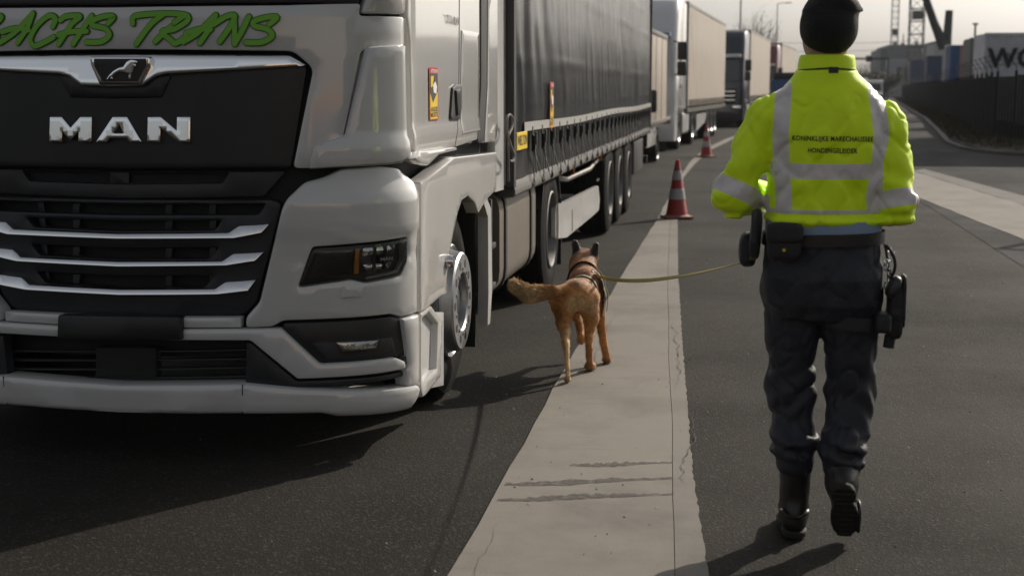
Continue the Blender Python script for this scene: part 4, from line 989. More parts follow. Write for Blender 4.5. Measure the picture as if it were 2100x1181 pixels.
# arms: shoulder, elbow, wrist
ARM = {-1: [(-0.198, 0.0, 1.492), (-0.312, -0.035, 1.232), (-0.195, 0.27, 1.205)], 1: [(0.190, 0.0, 1.488), (0.238, -0.045, 1.205), (0.18, 0.26, 1.16)]}
AR = {-1: (0.083, 0.068, 0.058), 1: (0.083, 0.068, 0.058)}
def folds(X, Y, Z, s):
    return 0.006*vnoise(X*9+s, Y*9, Z*13+X*8)+0.0055*vnoise(X*17, Y*17+s, Z*15-X*18)+0.0025*vnoise(X*34, Y*34+s, Z*30+X*24)
def jacket_f(X, Y, Z):
    tor = loft(X, Y, Z, [(1.125, -0.0, 0.01, 0.188, 0.138), (1.145, 0, 0.01, 0.206, 0.152), (1.19, 0, 0.01, 0.200, 0.148), (1.25, 0, 0.01, 0.198, 0.150), (1.35, 0, 0.005, 0.206, 0.152), (1.45, 0, 0, 0.212, 0.150), (1.52, 0, 0, 0.208, 0.138), (1.565, 0, 0.0, 0.190, 0.122), (1.605, 0, 0.005, 0.150, 0.105), (1.635, -0.003, 0.01, 0.120, 0.095), (1.655, -0.005, 0.015, 0.100, 0.090)], 2.3)
    col = loft(X, Y, Z, [(1.60, -0.005, 0.015, 0.104, 0.096), (1.66, -0.005, 0.015, 0.101, 0.094), (1.70, -0.003, 0.02, 0.096, 0.090), (1.715, -0.003, 0.02, 0.092, 0.085)], 2.1)
    d = smin(tor, col, 0.02)
    for s in (-1, 1):
        a, b, c = ARM[s]; r = AR[s]
        u = cone_sdf(X, Y, Z, a, b, r[0], r[1]); l = cone_sdf(X, Y, Z, b, c, r[1], r[2])
        arm = smin(u, l, 0.03)
        # sleeve creases round the elbow
        t = np.clip((Z-1.1)/0.45, 0, 1); arm = arm+0.006*np.sin(Z*62+X*20*s+Y*35)*np.exp(-((Z-1.27)/0.07)**2)+0.004*vnoise(X*14+5*s, Y*14, Z*22)
        d = smin(d, arm, 0.028)
    near = np.abs(d) < 0.04; x_, y_, z_ = X[near], Y[near], Z[near]
    n1 = vnoise(x_*6+z_*4+2, y_*6, z_*6-x_*7); n2 = vnoise(x_*11-z_*9, y_*11+4, z_*8+x_*9)
    dd = folds(x_, y_, z_, 1.0)+0.050*np.clip(0.16-np.abs(n1), 0, 1)+0.036*np.clip(0.16-np.abs(n2), 0, 1)
    d[near] += dd*np.clip((1.66-z_)/0.1, 0.1, 1)
    d = d-0.007*np.exp(-((Z-1.15)/0.012)**2)+0.006*np.exp(-((Z-1.172)/0.008)**2)      # hem drawn in
    d = d+0.004*np.exp(-((Z-1.662-0.05*(X**2)*8)/0.004)**2)*(Z > 1.64)                      # collar seam
    for s in (-1, 1): d = d+0.0035*np.exp(-((np.abs(X)-0.192-(1.5-Z)*0.0)/0.006)**2)*(Z > 1.40)*(Z < 1.58)  # armhole seam
    return d
P, F = surfnet(jacket_f, (-0.46, -0.28, 1.09), (0.44, 0.42, 1.76), 0.0065)
jk = mk('jacket', P, F, M['hivis'], per, smooth=180)
# reflective tape as a signed distance per vertex (positive = tape)
co = np.array([v.co[:] for v in jk.data.vertices]); X, Y, Z = co.T
tape = np.full(len(co), -0.05)
armd = {}
for s in (-1, 1):
    a, b, c = ARM[s]; armd[s] = np.minimum(cone_sdf(X, Y, Z, a, b, *AR[s][:2]), cone_sdf(X, Y, Z, b, c, *AR[s][1:]))
tor_d = loft(X, Y, Z, [(1.125, 0, 0.01, 0.2, 0.15), (1.25, 0, 0.01, 0.198, 0.150), (1.45, 0, 0, 0.212, 0.150), (1.53, 0, 0, 0.205, 0.135), (1.585, 0, 0, 0.160, 0.115), (1.645, -0.005, 0.015, 0.098, 0.090)])
mdiv = np.abs(X)-np.interp(Z, [1.15, 1.36, 1.46, 1.60], [0.186, 0.188, 0.212, 0.225])      # > 0 on the sleeves
on_arm = mdiv > 0
# vertical braces and waist band on the body
xc = np.where(X < 0, -np.interp(Z, [1.16, 1.24, 1.32, 1.45, 1.58], [0.138, 0.142, 0.150, 0.158, 0.150]), np.interp(Z, [1.16, 1.24, 1.32, 1.45, 1.58], [0.172, 0.160, 0.172, 0.178, 0.160]))
ver = 0.027-np.abs(X-xc)
hor = 0.026-np.abs(Z-(1.325-0.004*np.cos(X*9)))
low = 0.008-np.abs(Z-1.183)
body = np.maximum(np.maximum(ver, hor), low); body = np.where(Z < 1.175, np.minimum(body, -0.01), body)
body = np.where(Z > 1.625, -0.03, body)
tape = np.minimum(body, -mdiv)
for s in (-1, 1):
    a, b, c = [np.array(q) for q in ARM[s]]; d = b-a; t = (co-a)@d/(d@d); L = np.linalg.norm(d)
    band = np.where(X*s > 0, np.minimum(0.030-np.abs((t-0.93)*L), mdiv), -1)
    tape = np.maximum(tape, band)
at = jk.data.attributes.new('tape', 'FLOAT', 'POINT'); at.data.foreach_set('value', tape.astype(np.float32))
# printed lines on the back, collar piping and hanger tab
bvh = BVHTree.FromPolygons([tuple(c) for c in co], [tuple(p.vertices) for p in jk.data.polygons])
def on_back(x, z, d=0.002):
    h = bvh.ray_cast(Vector((x, -1.0, z)), Vector((0, 1, 0)))[0]; return (x, h.y-d, z) if h else (x, -0.15, z)
for txt, z, w in (('KONINKLIJKE MARECHAUSSEE', 1.432, 0.268), ('HONDENGELEIDER', 1.392, 0.163)):
    V, F = text_mesh(txt, 1.0, 0.024, 1.0, 1.10); k = w/(max(v[0] for v in V)-min(v[0] for v in V))
    mk('back_print', [on_back(0.015+v[0]*k, z+v[1]*0.0225-0.012*v[0]*k) for v in V], F, M['ink'], jk)
cp = []
for i in range(25):
    a = R(200+140*i/24); h = bvh.ray_cast(Vector((math.cos(a)*0.6, 0.02+math.sin(a)*0.6, 1.668-0.0)), Vector((-math.cos(a), -math.sin(a), 0)))[0]
    if h: cp.append((h.x, h.y, h.z-0.006*abs(math.cos(a))))
MB().tube(cp, 0.0035, 6).build('collar_piping', M['ink'], jk, smooth=60)
q = [on_back(x, z, 0.004) for x, z in ((-0.002, 1.672), (0.030, 1.672), (0.030, 1.652), (-0.002, 1.652))]
mk('hanger_tab', q, [(0, 1, 2, 3)], M['ink'], jk)
# trousers
LEG = {-1: [(-0.100, 0.01, 0.90), (-0.095, 0.05, 0.53), (-0.078, 0.015, 0.27)], 1: [(0.100, 0.0, 0.90), (0.116, 0.03, 0.52), (0.092, -0.045, 0.285)]}
def trouser_f(X, Y, Z):
    hip = loft(X, Y, Z, [(0.80, 0.0, 0.0, 0.165, 0.12), (0.86, 0, -0.01, 0.200, 0.142), (0.95, 0, -0.01, 0.205, 0.150), (1.05, 0, 0.005, 0.198, 0.138), (1.125, 0, 0.01, 0.188, 0.132)], 2.5)
    d = hip
    for s in (-1, 1):
        a, b, c = LEG[s]
        u = cone_sdf(X, Y, Z, a, b, 0.110, 0.078); l = cone_sdf(X, Y, Z, b, c, 0.078, 0.068)
        leg = smin(u, l, 0.04)
        bul = ell_sdf(X, Y, Z, (c[0], c[1], c[2]+0.075), (0.080, 0.084, 0.07))            # cloth bloused over the boot
        leg = smin(leg, bul, 0.04)
        leg = leg+0.005*np.sin(Z*60+X*30*s+Y*30+4*vnoise(X*9, Y*9, Z*6+s))*np.exp(-((Z-0.53)/0.09)**2)+0.007*np.sin(Z*90+X*26+s+3*vnoise(X*9, Y*9, Z*5))*np.exp(-((Z-0.34)/0.05)**2)
        d = smin(d, leg, 0.012)
    near = np.abs(d) < 0.04; x_, y_, z_ = X[near], Y[near], Z[near]
    n1 = vnoise(x_*7+z_*3+2, y_*7, z_*7-x_*9); n2 = vnoise(x_*12-z_*9, y_*12+4, z_*10+x_*12)
    kn = 0.55+0.9*np.exp(-((z_-0.55)/0.12)**2)+0.45*np.exp(-((z_-0.33)/0.07)**2)
    d[near] += 0.007*vnoise(x_*9+3, y_*9, z_*9-x_*9)+0.005*vnoise(x_*17, y_*17, z_*14+x_*17)+kn*(0.055*np.clip(0.16-np.abs(n1), 0, 1)+0.045*np.clip(0.16-np.abs(n2), 0, 1))
    cr = np.exp(-(X/0.012)**2)*(Z < 1.0)*(Z > 0.78)*(Y < 0); d = d+0.006*cr
    return d
organic('trousers', trouser_f, (-0.30, -0.34, 0.20), (0.30, 0.26, 1.14), 0.0075, M['navy'], per)
# boots
def bootL(X, Y, Z):
    d = cone_sdf(X, Y, Z, (-0.072, 0.02, 0.33), (-0.070, 0.035, 0.12), 0.062, 0.052)
    d = smin(d, ell_sdf(X, Y, Z, (-0.070, 0.025, 0.065), (0.046, 0.060, 0.060)), 0.03)
    d = smin(d, cone_sdf(X, Y, Z, (-0.071, 0.06, 0.075), (-0.082, 0.20, 0.052), 0.046, 0.042), 0.03)
    d = np.maximum(d, 0.022-Z); return d+0.002*vnoise(X*25, Y*25, Z*30)
organic('boot', bootL, (-0.17, -0.08, 0.0), (0.02, 0.28, 0.40), 0.006, M['boot'], per)
def soleL(X, Y, Z):
    q = np.minimum(ell_sdf(X, Y, Z, (-0.070, 0.025, 0.016), (0.046, 0.062, 0.06)), ell_sdf(X, Y, Z, (-0.080, 0.155, 0.016), (0.050, 0.115, 0.06)))
    q = np.minimum(q, np.maximum(np.abs(X+0.074)-0.036, np.abs(Y-0.08)-0.07)); return np.maximum(q, np.abs(Z-0.013)-0.013)+0.0*X
organic('sole', soleL, (-0.16, -0.07, -0.012), (0.02, 0.30, 0.05), 0.005, M['sole'], per)
# right boot, heel lifted: build flat then rotate about the toe
def pivot(X, Y, Z, ang, c):
    ca, sa = math.cos(ang), math.sin(ang); y, z = Y-c[1], Z-c[2]
    return X-c[0], ca*y-sa*z, sa*y+ca*z
AN = R(52)
def bootR(X, Y, Z, sole=False):
    x, y, z = pivot(X, Y, Z, AN, (0.105, -0.005, 0.012))      # toe tip at the pivot; foot runs to -y (heel), z up from sole
    x = x+0.10*np.clip(-y, 0, 0.3)*0.6
    if sole:
        q = np.minimum(ell_sdf(x, y, z, (0, -0.235, 0.012), (0.042, 0.060, 0.06)), ell_sdf(x, y, z, (0.003, -0.10, 0.012), (0.050, 0.11, 0.06)))
        q = np.minimum(q, np.maximum(np.abs(x)-0.034, np.abs(y+0.17)-0.07))
        tread = 0.006*(np.sin(y*210) > 0.1)*(np.abs(x) < 0.04)
        return np.maximum(q, np.abs(z-0.010)-0.013+tread*(z < 0.006))
    d = cone_sdf(x, y, z, (0, -0.20, 0.075), (0.0, -0.065, 0.050), 0.048, 0.040)
    d = smin(d, ell_sdf(x, y, z, (0, -0.235, 0.065), (0.044, 0.055, 0.058)), 0.03)
    return np.maximum(d, 0.02-z)
def bootR_full(X, Y, Z):
    d = bootR(X, Y, Z); d = smin(d, cone_sdf(X, Y, Z, (0.086, -0.05, 0.36), (0.084, -0.055, 0.225), 0.060, 0.052), 0.035)
    return d+0.002*vnoise(X*25, Y*25, Z*30)
organic('boot', bootR_full, (-0.02, -0.34, 0.0), (0.22, 0.10, 0.42), 0.006, M['boot'], per)
organic('sole', lambda X, Y, Z: bootR(X, Y, Z, True), (-0.02, -0.34, -0.01), (0.22, 0.10, 0.36), 0.005, M['sole'], per)
# overshoe rims
for s, pts in ((-1, [(-0.118, 0.05, 0.085), (-0.115, -0.01, 0.10), (-0.092, -0.040, 0.085), (-0.050, -0.042, 0.085), (-0.026, -0.01, 0.10), (-0.02, 0.05, 0.085)]), (1, [(0.148, -0.02, 0.15), (0.15, -0.06, 0.15), (0.15, -0.08, 0.11), (0.152, -0.03, 0.04)])):
    MB().tube(spline(pts, 5), 0.007, 6).build('overshoe_strap', M['boot'], per, smooth=60)
# head, cap, hands
def head_f(X, Y, Z):
    a = R(-24); x, y = X*math.cos(a)-Y*math.sin(a), X*math.sin(a)+Y*math.cos(a)      # turned a little to the right
    y = y-0.012
    d = ell_sdf(x, y, Z, (0, 0.005, 1.815), (0.077, 0.098, 0.108))
    d = smin(d, ell_sdf(x, y, Z, (0, 0.045, 1.755), (0.058, 0.062, 0.072)), 0.03)       # jaw
    d = smin(d, cone_sdf(x, y, Z, (0, 0.105, 1.80), (0, 0.122, 1.775), 0.012, 0.016), 0.012)     # nose
    d = smin(d, ell_sdf(x, y, Z, (0, 0.100, 1.745), (0.026, 0.012, 0.010)), 0.010)      # lips
    for s in (-1, 1):
        d = smin(d, ell_sdf(x, y, Z, (s*0.080, 0.0, 1.79), (0.012, 0.022, 0.033)), 0.006)     # ears
        d = np.maximum(d, -ell_sdf(x, y, Z, (s*0.030, 0.112, 1.812), (0.016, 0.018, 0.010)))
    d = smin(d, cone_sdf(X, Y, Z, (0, 0.005, 1.62), (0, 0.005, 1.76), 0.062, 0.060), 0.03)
    return d
organic('head', head_f, (-0.14, -0.14, 1.6), (0.16, 0.18, 1.94), 0.006, M['skin'], per)
def cap_f(X, Y, Z):
    d = ell_sdf(X, Y, Z, (0.0, -0.005, 1.815), (0.099, 0.115, 0.112))
    d = smin(d, ell_sdf(X, Y, Z, (0.015, 0.0, 1.885), (0.078, 0.09, 0.038)), 0.03)
    lim = 1.712+0.11*np.clip((Y+0.02)/0.12, 0, 1)+0.05*np.clip(-X/0.1, 0, 1)*np.clip((Y+.1)/0.1, 0, 1)
    d = smin(d, ell_sdf(X, Y, Z, (0.062, 0.055, 1.868), (0.052, 0.05, 0.014)), 0.012)       # turned-up brim fold
    d = np.maximum(d, lim-Z); return d+0.0035*vnoise(X*16, Y*16, Z*22)+0.0025*np.sin(Z*55+X*30)*(Z > 1.86)
organic('cap', cap_f, (-0.14, -0.16, 1.70), (0.15, 0.16, 1.96), 0.006, M['knit'], per)
def hand_f(s):
    w = np.array(ARM[s][2]); 
    def f(X, Y, Z):
        d = ell_sdf(X, Y, Z, w+(0, 0.055, -0.01), (0.036, 0.052, 0.022))
        for i, (dx, L) in enumerate(((-0.028, 0.065), (-0.010, 0.075), (0.010, 0.072), (0.027, 0.058))):
            k0 = w+np.array([dx, 0.095, -0.008]); k1 = k0+np.array([0, L*0.5, -0.012]); k2 = k1+np.array([0, L*0.1, -L*0.5])
            d = np.minimum(d, smin(cone_sdf(X, Y, Z, k0, k1, 0.0095, 0.0085), cone_sdf(X, Y, Z, k1, k2, 0.0085, 0.0075), 0.004))
        t0 = w+np.array([-s*0.030, 0.04, 0.0]); t1 = t0+np.array([-s*0.022, 0.03, 0.002]); t2 = t1+np.array([-s*0.004, 0.03, -0.01])
        return smin(d, smin(cone_sdf(X, Y, Z, t0, t1, 0.012, 0.0105), cone_sdf(X, Y, Z, t1, t2, 0.0105, 0.009), 0.005), 0.008)
    return f
for s in (-1, 1):
    w = ARM[s][2]; organic('hand', hand_f(s), (w[0]-0.09, w[1]-0.02, w[2]-0.09), (w[0]+0.09, w[1]+0.22, w[2]+0.05), 0.004, M['skin'], per)
# shirt tail, belt and what hangs on it
def ring(name, z0, z1, rx, ry, cy, m, th=0.006, n=48, tilt=0.0):
    v = []; f = []
    for i in range(n):
        a = 2*math.pi*i/n; ca, sa = math.cos(a), math.sin(a); e = 2/2.4
        x, y = math.copysign(abs(ca)**e, ca), math.copysign(abs(sa)**e, sa)
        for (rr, z) in ((0, z0), (th, z0), (th, z1), (0, z1)): v.append(((rx+rr)*x, cy+(ry+rr)*y, z+tilt*x))
    for i in range(n):
        j = (i+1) % n
        for k in range(4): f.append((4*i+k, 4*j+k, 4*j+(k+1) % 4, 4*i+(k+1) % 4))
    return mk(name, v, f, m, per, smooth=35)
ring('shirt', 1.085, 1.15, 0.196, 0.140, 0.008, M['shirt'], 0.004)
belt = ring('belt', 1.066, 1.108, 0.204, 0.148, 0.005, M['boot'], 0.007, tilt=0.006)
def pouch(name, c, r, m, p=4.0, parent=per, rot=0.0):
    def f(X, Y, Z):
        x, z = (X-c[0])*math.cos(rot)-(Z-c[2])*math.sin(rot), (X-c[0])*math.sin(rot)+(Z-c[2])*math.cos(rot)
        q = (np.abs(x/r[0])**p+np.abs((Y-c[1])/r[1])**p+np.abs(z/r[2])**p)**(1/p); return (q-1)*min(r)+0.0012*vnoise(X*40, Y*40, Z*40)
    R_ = max(r)*1.4; return organic(name, f, tuple(np.array(c)-R_), tuple(np.array(c)+R_), 0.005, m, parent)
pouch('belt_pouch', (-0.138, -0.160, 1.085), (0.058, 0.034, 0.066), M['pouch'])
pouch('pouch_flap', (-0.136, -0.172, 1.115), (0.062, 0.030, 0.036), M['pouch'])
MB().lathe([(0, 0.006), (-0.004, 0.006), (-0.004, 0)], (-0.138, -0.197, 1.06), 'y', 10).build('press_stud', M['yellow'], per)
pouch('radio_pouch', (-0.232, -0.06, 1.10), (0.020, 0.030, 0.085), M['pouch'], rot=0.05)
pouch('radio', (-0.236, -0.075, 1.125), (0.013, 0.018, 0.060), M['steel'], 5)
pouch('side_pouch', (-0.258, 0.03, 1.035), (0.032, 0.06, 0.062), M['navy'], 3)
# thigh holster on the right
pouch('holster', (0.252, -0.015, 0.845), (0.028, 0.055, 0.105), M['pouch'], 5)
pouch('holster_guard', (0.276, -0.03, 0.868), (0.010, 0.040, 0.092), M['pouch'], 5)
pouch('pistol_grip', (0.240, -0.055, 0.925), (0.020, 0.042, 0.040), M['steel'], 3, rot=0.4)
pouch('holster_plate', (0.205, -0.045, 0.80), (0.030, 0.075, 0.035), M['pouch'], 5)
MB().tube([(0.24, -0.02, 0.75), (0.235, -0.02, 0.705)], 0.02, 8).build('holster_tip', M['pouch'], per, smooth=40)
m_ = MB(); n = 30
m_.ribbon([(0.098+0.118*math.cos(a), 0.0+0.122*math.sin(a), 0.80-0.01*math.cos(a)) for a in np.linspace(0, 2*math.pi, n)], 0.045, 0.005, (0, 0, 1)); m_.build('thigh_strap', M['pouch'], per, smooth=40)
MB().ribbon([(0.208, -0.03, 1.07), (0.222, -0.03, 1.0), (0.226, -0.025, 0.93)], 0.035, 0.006, (0, 1, 0)).build('holster_hanger', M['pouch'], per)
m_ = MB(); rr = random.Random(2); zc = 1.055
for k in range(9):
    ang = rr.uniform(0, 3); c = Vector((0.222+0.012*math.sin(k*1.3), -0.055, zc-k*0.016))
    m_.tube([c+Vector((math.cos(t)*0.007*math.cos(ang), math.cos(t)*0.007*math.sin(ang), math.sin(t)*0.012)) for t in np.linspace(0, 6.2832, 9)], 0.0022, 5)
m_.build('chain', M['chrome'], per, smooth=60)
m_ = MB(); m_.tube(spline([(0.21, -0.08, 1.07), (0.235, -0.085, 1.03), (0.24, -0.08, 0.99), (0.228, -0.075, 0.955)], 5), 0.006, 6); m_.build('key_cord', M['pouch'], per, smooth=60)
# ------------------------------------------------------------------ dog, leash, cones
DX, DY = -0.88, 7.9
dog = thing('dog', 'tan shepherd dog with black ears and grey harness walking away on the concrete strip', 'dog', (DX, DY, 0))
M['fur'] = None
def furmat(name, rough=0.6):
    m = bpy.data.materials.new(name); m.use_nodes = True; t = m.node_tree; b = t.nodes['Principled BSDF']
    at = t.nodes.new('ShaderNodeAttribute'); at.attribute_name = 'coat'; at.attribute_type = 'GEOMETRY'
    tc = t.nodes.new('ShaderNodeTexCoord'); n = t.nodes.new('ShaderNodeTexNoise'); n.inputs['Scale'].default_value = 45; n.inputs['Detail'].default_value = 4
    t.links.new(tc.outputs['Object'], n.inputs['Vector'])
    r = t.nodes.new('ShaderNodeMapRange'); r.inputs['From Min'].default_value = 0.3; r.inputs['From Max'].default_value = 0.7; r.inputs['To Min'].default_value = 0.65; r.inputs['To Max'].default_value = 1.25
    t.links.new(n.outputs['Fac'], r.inputs['Value'])
    mx = t.nodes.new('ShaderNodeVectorMath'); mx.operation = 'SCALE'; t.links.new(at.outputs['Color'], mx.inputs[0]); t.links.new(r.outputs[0], mx.inputs['Scale'])
    t.links.new(mx.outputs[0], b.inputs['Base Color']); b.inputs['Roughness'].default_value = rough; b.inputs['Sheen Weight'].default_value = 0.25
    b.inputs['Specular IOR Level'].default_value = 0.25
    return m
M['fur'] = furmat('dog_coat')
def L(p): return (p[0]-DX, p[1]-DY, p[2])
def dog_f(X, Y, Z):
    X = X+DX; Y = Y+DY
    c = lambda a, b, ra, rb: cone_sdf(X, Y, Z, a, b, ra, rb)
    d = c((-0.892, 7.80, 0.460), (-0.89, 8.02, 0.455), 0.080, 0.072)                          # loin
    d = smin(d, ell_sdf(X, Y, Z, (-0.885, 8.17, 0.420), (0.090, 0.16, 0.118)), 0.05)              # chest
    d = smin(d, ell_sdf(X, Y, Z, (-0.890, 7.79, 0.470), (0.086, 0.11, 0.082)), 0.04)              # rump
    d = smin(d, c((-0.89, 8.20, 0.47), (-0.925, 8.40, 0.545), 0.095, 0.080), 0.06)                # neck
    d = smin(d, ell_sdf(X, Y, Z, (-0.928, 8.47, 0.580), (0.078, 0.095, 0.070)), 0.04)             # skull
    d = smin(d, c((-0.930, 8.52, 0.560), (-0.928, 8.63, 0.535), 0.042, 0.026), 0.03)              # muzzle
    for x, zz in ((-0.978, 0.0), (-0.850, -0.012)):                                               # ears
        e = c((x*0.75-0.92*0.25, 8.45, 0.615+zz), (x, 8.45, 0.682+zz), 0.033, 0.019); d = smin(d, e, 0.012)
    # hind legs: thigh, stifle forward, hock back, shank, paw
    for th, st, hk, pw in (((-0.955, 7.79, 0.44), (-0.968, 7.84, 0.315), (-0.925, 7.62, 0.215), (-0.905, 7.60, 0.035)),
                           ((-0.835, 7.82, 0.44), (-0.825, 7.93, 0.315), (-0.832, 7.88, 0.200), (-0.835, 7.965, 0.040))):
        d = smin(d, c(th, st, 0.070, 0.044), 0.035)
        d = smin(d, c(st, hk, 0.040, 0.022), 0.025)
        d = smin(d, ell_sdf(X, Y, Z, (hk[0], hk[1]-0.006, hk[2]+0.006), (0.021, 0.028, 0.030)), 0.012)
        d = smin(d, c(hk, pw, 0.021, 0.020), 0.014)
        d = smin(d, ell_sdf(X, Y, Z, (pw[0], pw[1]+0.022, pw[2]-0.014), (0.034, 0.046, 0.025)), 0.015)
    # front legs
    sh, el, wr, pw = (-0.815, 8.17, 0.40), (-0.800, 8.16, 0.285), (-0.778, 8.19, 0.130), (-0.758, 8.20, 0.035)
    d = smin(d, c(sh, el, 0.050, 0.034), 0.03); d = smin(d, c(el, wr, 0.030, 0.022), 0.02); d = smin(d, c(wr, pw, 0.021, 0.022), 0.015)
    d = smin(d, ell_sdf(X, Y, Z, (pw[0], pw[1]+0.015, 0.022), (0.028, 0.038, 0.022)), 0.012)
    sh, el, wr, pw = (-0.955, 8.20, 0.38), (-0.955, 8.25, 0.285), (-0.945, 8.38, 0.225), (-0.925, 8.33, 0.135)
    d = smin(d, c(sh, el, 0.050, 0.034), 0.03); d = smin(d, c(el, wr, 0.030, 0.023), 0.02); d = smin(d, c(wr, pw, 0.022, 0.022), 0.015)
    d = smin(d, ell_sdf(X, Y, Z, (pw[0], pw[1]-0.01, pw[2]-0.012), (0.026, 0.022, 0.034)), 0.012)
    # tail swung to the left
    d = smin(d, c((-0.90, 7.74, 0.520), (-1.00, 7.65, 0.502), 0.030, 0.025), 0.03)
    d = smin(d, c((-1.00, 7.65, 0.502), (-1.12, 7.63, 0.488), 0.025, 0.030), 0.02)
    d = smin(d, c((-1.12, 7.63, 0.488), (-1.205, 7.63, 0.535), 0.030, 0.022), 0.02)
    d = d+0.030*np.exp(-((X+0.890)/0.020)**2)*np.clip((7.78-Y)/0.05, 0, 1)*np.clip((0.475-Z)/0.05, 0, 1)
    return d+0.0025*vnoise(X*22, Y*22, Z*22)+0.0012*vnoise(X*50, Y*50, Z*50)
P, F = surfnet(dog_f, (-0.40, -0.40, -0.01), (0.20, 0.80, 0.72), 0.0068)
P[:, 2] = np.maximum(P[:, 2], 0.001)
body = mk('body', P, F, M['fur'], dog, smooth=180)
def coat_col(P):
    X, Y, Z = P[:, 0]+DX, P[:, 1]+DY, P[:, 2]
    tan = np.array([0.48, 0.225, 0.062]); red = np.array([0.27, 0.095, 0.02]); pale = np.array([0.80, 0.60, 0.34]); blk = np.array([0.012, 0.010, 0.009])
    n = vnoise(P[:, 0]*14, P[:, 1]*14, P[:, 2]*14)
    c = np.tile(tan, (len(P), 1))
    def mixc(c, t, w): w = np.clip(w, 0, 1)[:, None]; return c*(1-w)+t*w
    c = mixc(c, red, np.clip((Y-7.93)/0.15, 0, 1)*np.clip((Z-0.3)/0.1, 0, 1)*0.95)
    c = mixc(c, red*0.8, np.clip((Y-8.36)/0.06, 0, 1)*np.clip((Z-0.56)/0.05, 0, 1)*0.8)
    c = mixc(c, pale, np.exp(-((X+0.885)/0.05)**2)*np.clip((7.80-Y)/0.06, 0, 1)*np.clip((0.50-Z)/0.06, 0, 1)*0.95+n*0.1)
    c = mixc(c, pale, np.clip((X+0.86)/0.06, 0, 1)*np.clip((7.86-Y)/0.06, 0, 1)*np.clip((0.47-Z)/0.06, 0, 1)*0.6)
    c = mixc(c, red*0.8, np.clip((-0.93-X)/0.05, 0, 1)*np.clip((X+1.02)/0.04, 0, 1)*np.clip((Z-0.25)/0.1, 0, 1)*0.5)
    c = mixc(c, red*0.5, np.exp(-((X+0.885)/0.055)**2)*np.clip((Z-0.51)/0.03, 0, 1)*np.clip((8.0-Y)/0.1, 0, 1)*0.75)
    c = mixc(c, pale*0.9, np.clip((-0.99-X)/0.1, 0, 1)*np.clip((7.8-Y)/0.05, 0, 1)*0.7)
    c = mixc(c, blk, np.clip((Z-0.600)/0.012, 0, 1)*np.clip((np.abs(X+0.915)-0.030)/0.01, 0, 1)*(Y > 8.38))
    c = mixc(c, blk, np.clip((Y-8.55)/0.03, 0, 1))
    c = mixc(c, tan*0.5, np.clip((0.06-Z)/0.04, 0, 1)*0.6)
    return c*(0.95+0.25*n[:, None])
def set_coat(o, c):
    a = o.data.color_attributes.new('coat', 'FLOAT_COLOR', 'POINT'); a.data.foreach_set('color', np.concatenate([np.clip(c, 0, 1), np.ones((len(c), 1))], 1).astype(np.float32).ravel())
set_coat(body, coat_col(P))
# short coat and bushy tail as fine blades
Pn = np.array([v.normal[:] for v in body.data.vertices]); rs = np.random.RandomState(4)
tailw = np.clip((-0.98-(P[:, 0]+DX))/0.06, 0, 1)*(P[:, 1]+DY < 7.8)
w = 0.35+4*tailw; idx = rs.choice(len(P), 60000, p=w/w.sum()); cols = []
b0 = P[idx]+rs.normal(0, 0.002, (60000, 3)); nn = Pn[idx]
flow = np.tile(np.array([0.0, -0.75, -0.55]), (60000, 1)); flow = np.where(tailw[idx][:, None] > 0.05, np.array([-0.9, -0.1, -0.25]), flow)
flow += rs.normal(0, 0.22, (60000, 3)); ln = (0.007+0.024*tailw[idx])*rs.uniform(0.6, 1.3, 60000)
dr = nn*0.45+flow*0.8; dr /= np.linalg.norm(dr, axis=1)[:, None]; tip = b0+dr*ln[:, None]
sd_ = np.cross(dr, rs.normal(0, 1, (60000, 3))); sd_ /= np.linalg.norm(sd_, axis=1)[:, None]; wd_ = (0.0010+0.0012*tailw[idx])[:, None]
FV = np.stack([b0-sd_*wd_, b0+sd_*wd_, tip], 1).reshape(-1, 3)
fo = mk('fur', FV.tolist(), [(3*i, 3*i+1, 3*i+2) for i in range(60000)], M['fur'], dog, kind='stuff')
cc = coat_col(P)[idx]*rs.uniform(0.85, 1.3, (60000, 1)); set_coat(fo, np.repeat(cc, 3, 0))
# harness
M['harn'] = mat('grey_green_harness', (0.16, 0.17, 0.12), 0.6, var=0.2, vscale=30); M['strapg'] = mat('olive_yellow_webbing', (0.23, 0.20, 0.05), 0.7, var=0.2, vscale=40, bump=0.4, bscale=220)
dbvh = BVHTree.FromPolygons([tuple(p) for p in P], [tuple(f) for f in F])
def girth(cy, cz, slope, name, w, m, a0=0, a1=360, off=0.006, th=0.006):
    pts = []
    for a in np.linspace(R(a0), R(a1), 40):
        dx, dz = math.sin(a), math.cos(a); o = Vector((-0.01, cy-DY, cz)); dv = Vector((dx, slope*dz, dz)).normalized()
        h = dbvh.ray_cast(o+dv*0.5, -dv)[0]
        if h and h.z > 0.30: pts.append(h+dv*off)
    return MB().ribbon(pts, w, th, (0, 1, -slope)).build(name, m, dog, smooth=50)
hs1 = girth(8.22, 0.44, 0.25, 'harness_collar', 0.042, M['pouch'])
girth(8.08, 0.42, 0.0, 'harness_girth', 0.040, M['harn'])
girth(8.15, 0.43, 0.15, 'harness_side_panel', 0.075, M['harn'], 35, 140, 0.008)
girth(8.17, 0.43, 0.15, 'harness_trim', 0.014, M['strapg'], 20, 130, 0.015, 0.004)
girth(8.12, 0.43, 0.1, 'harness_buckle', 0.030, M['pouch'], 55, 75, 0.020, 0.012)
girth(8.13, 0.43, 0.1, 'harness_clip', 0.030, M['pouch'], 100, 118, 0.018, 0.014)
MB().lathe([(-0.004, 0.010), (0.004, 0.014), (0.004, 0.010), (-0.004, 0.010)], (-0.0+(-0.845-DX), 8.15-DY, 0.545), 'y', 14).build('leash_ring', M['chrome'], dog, smooth=60)
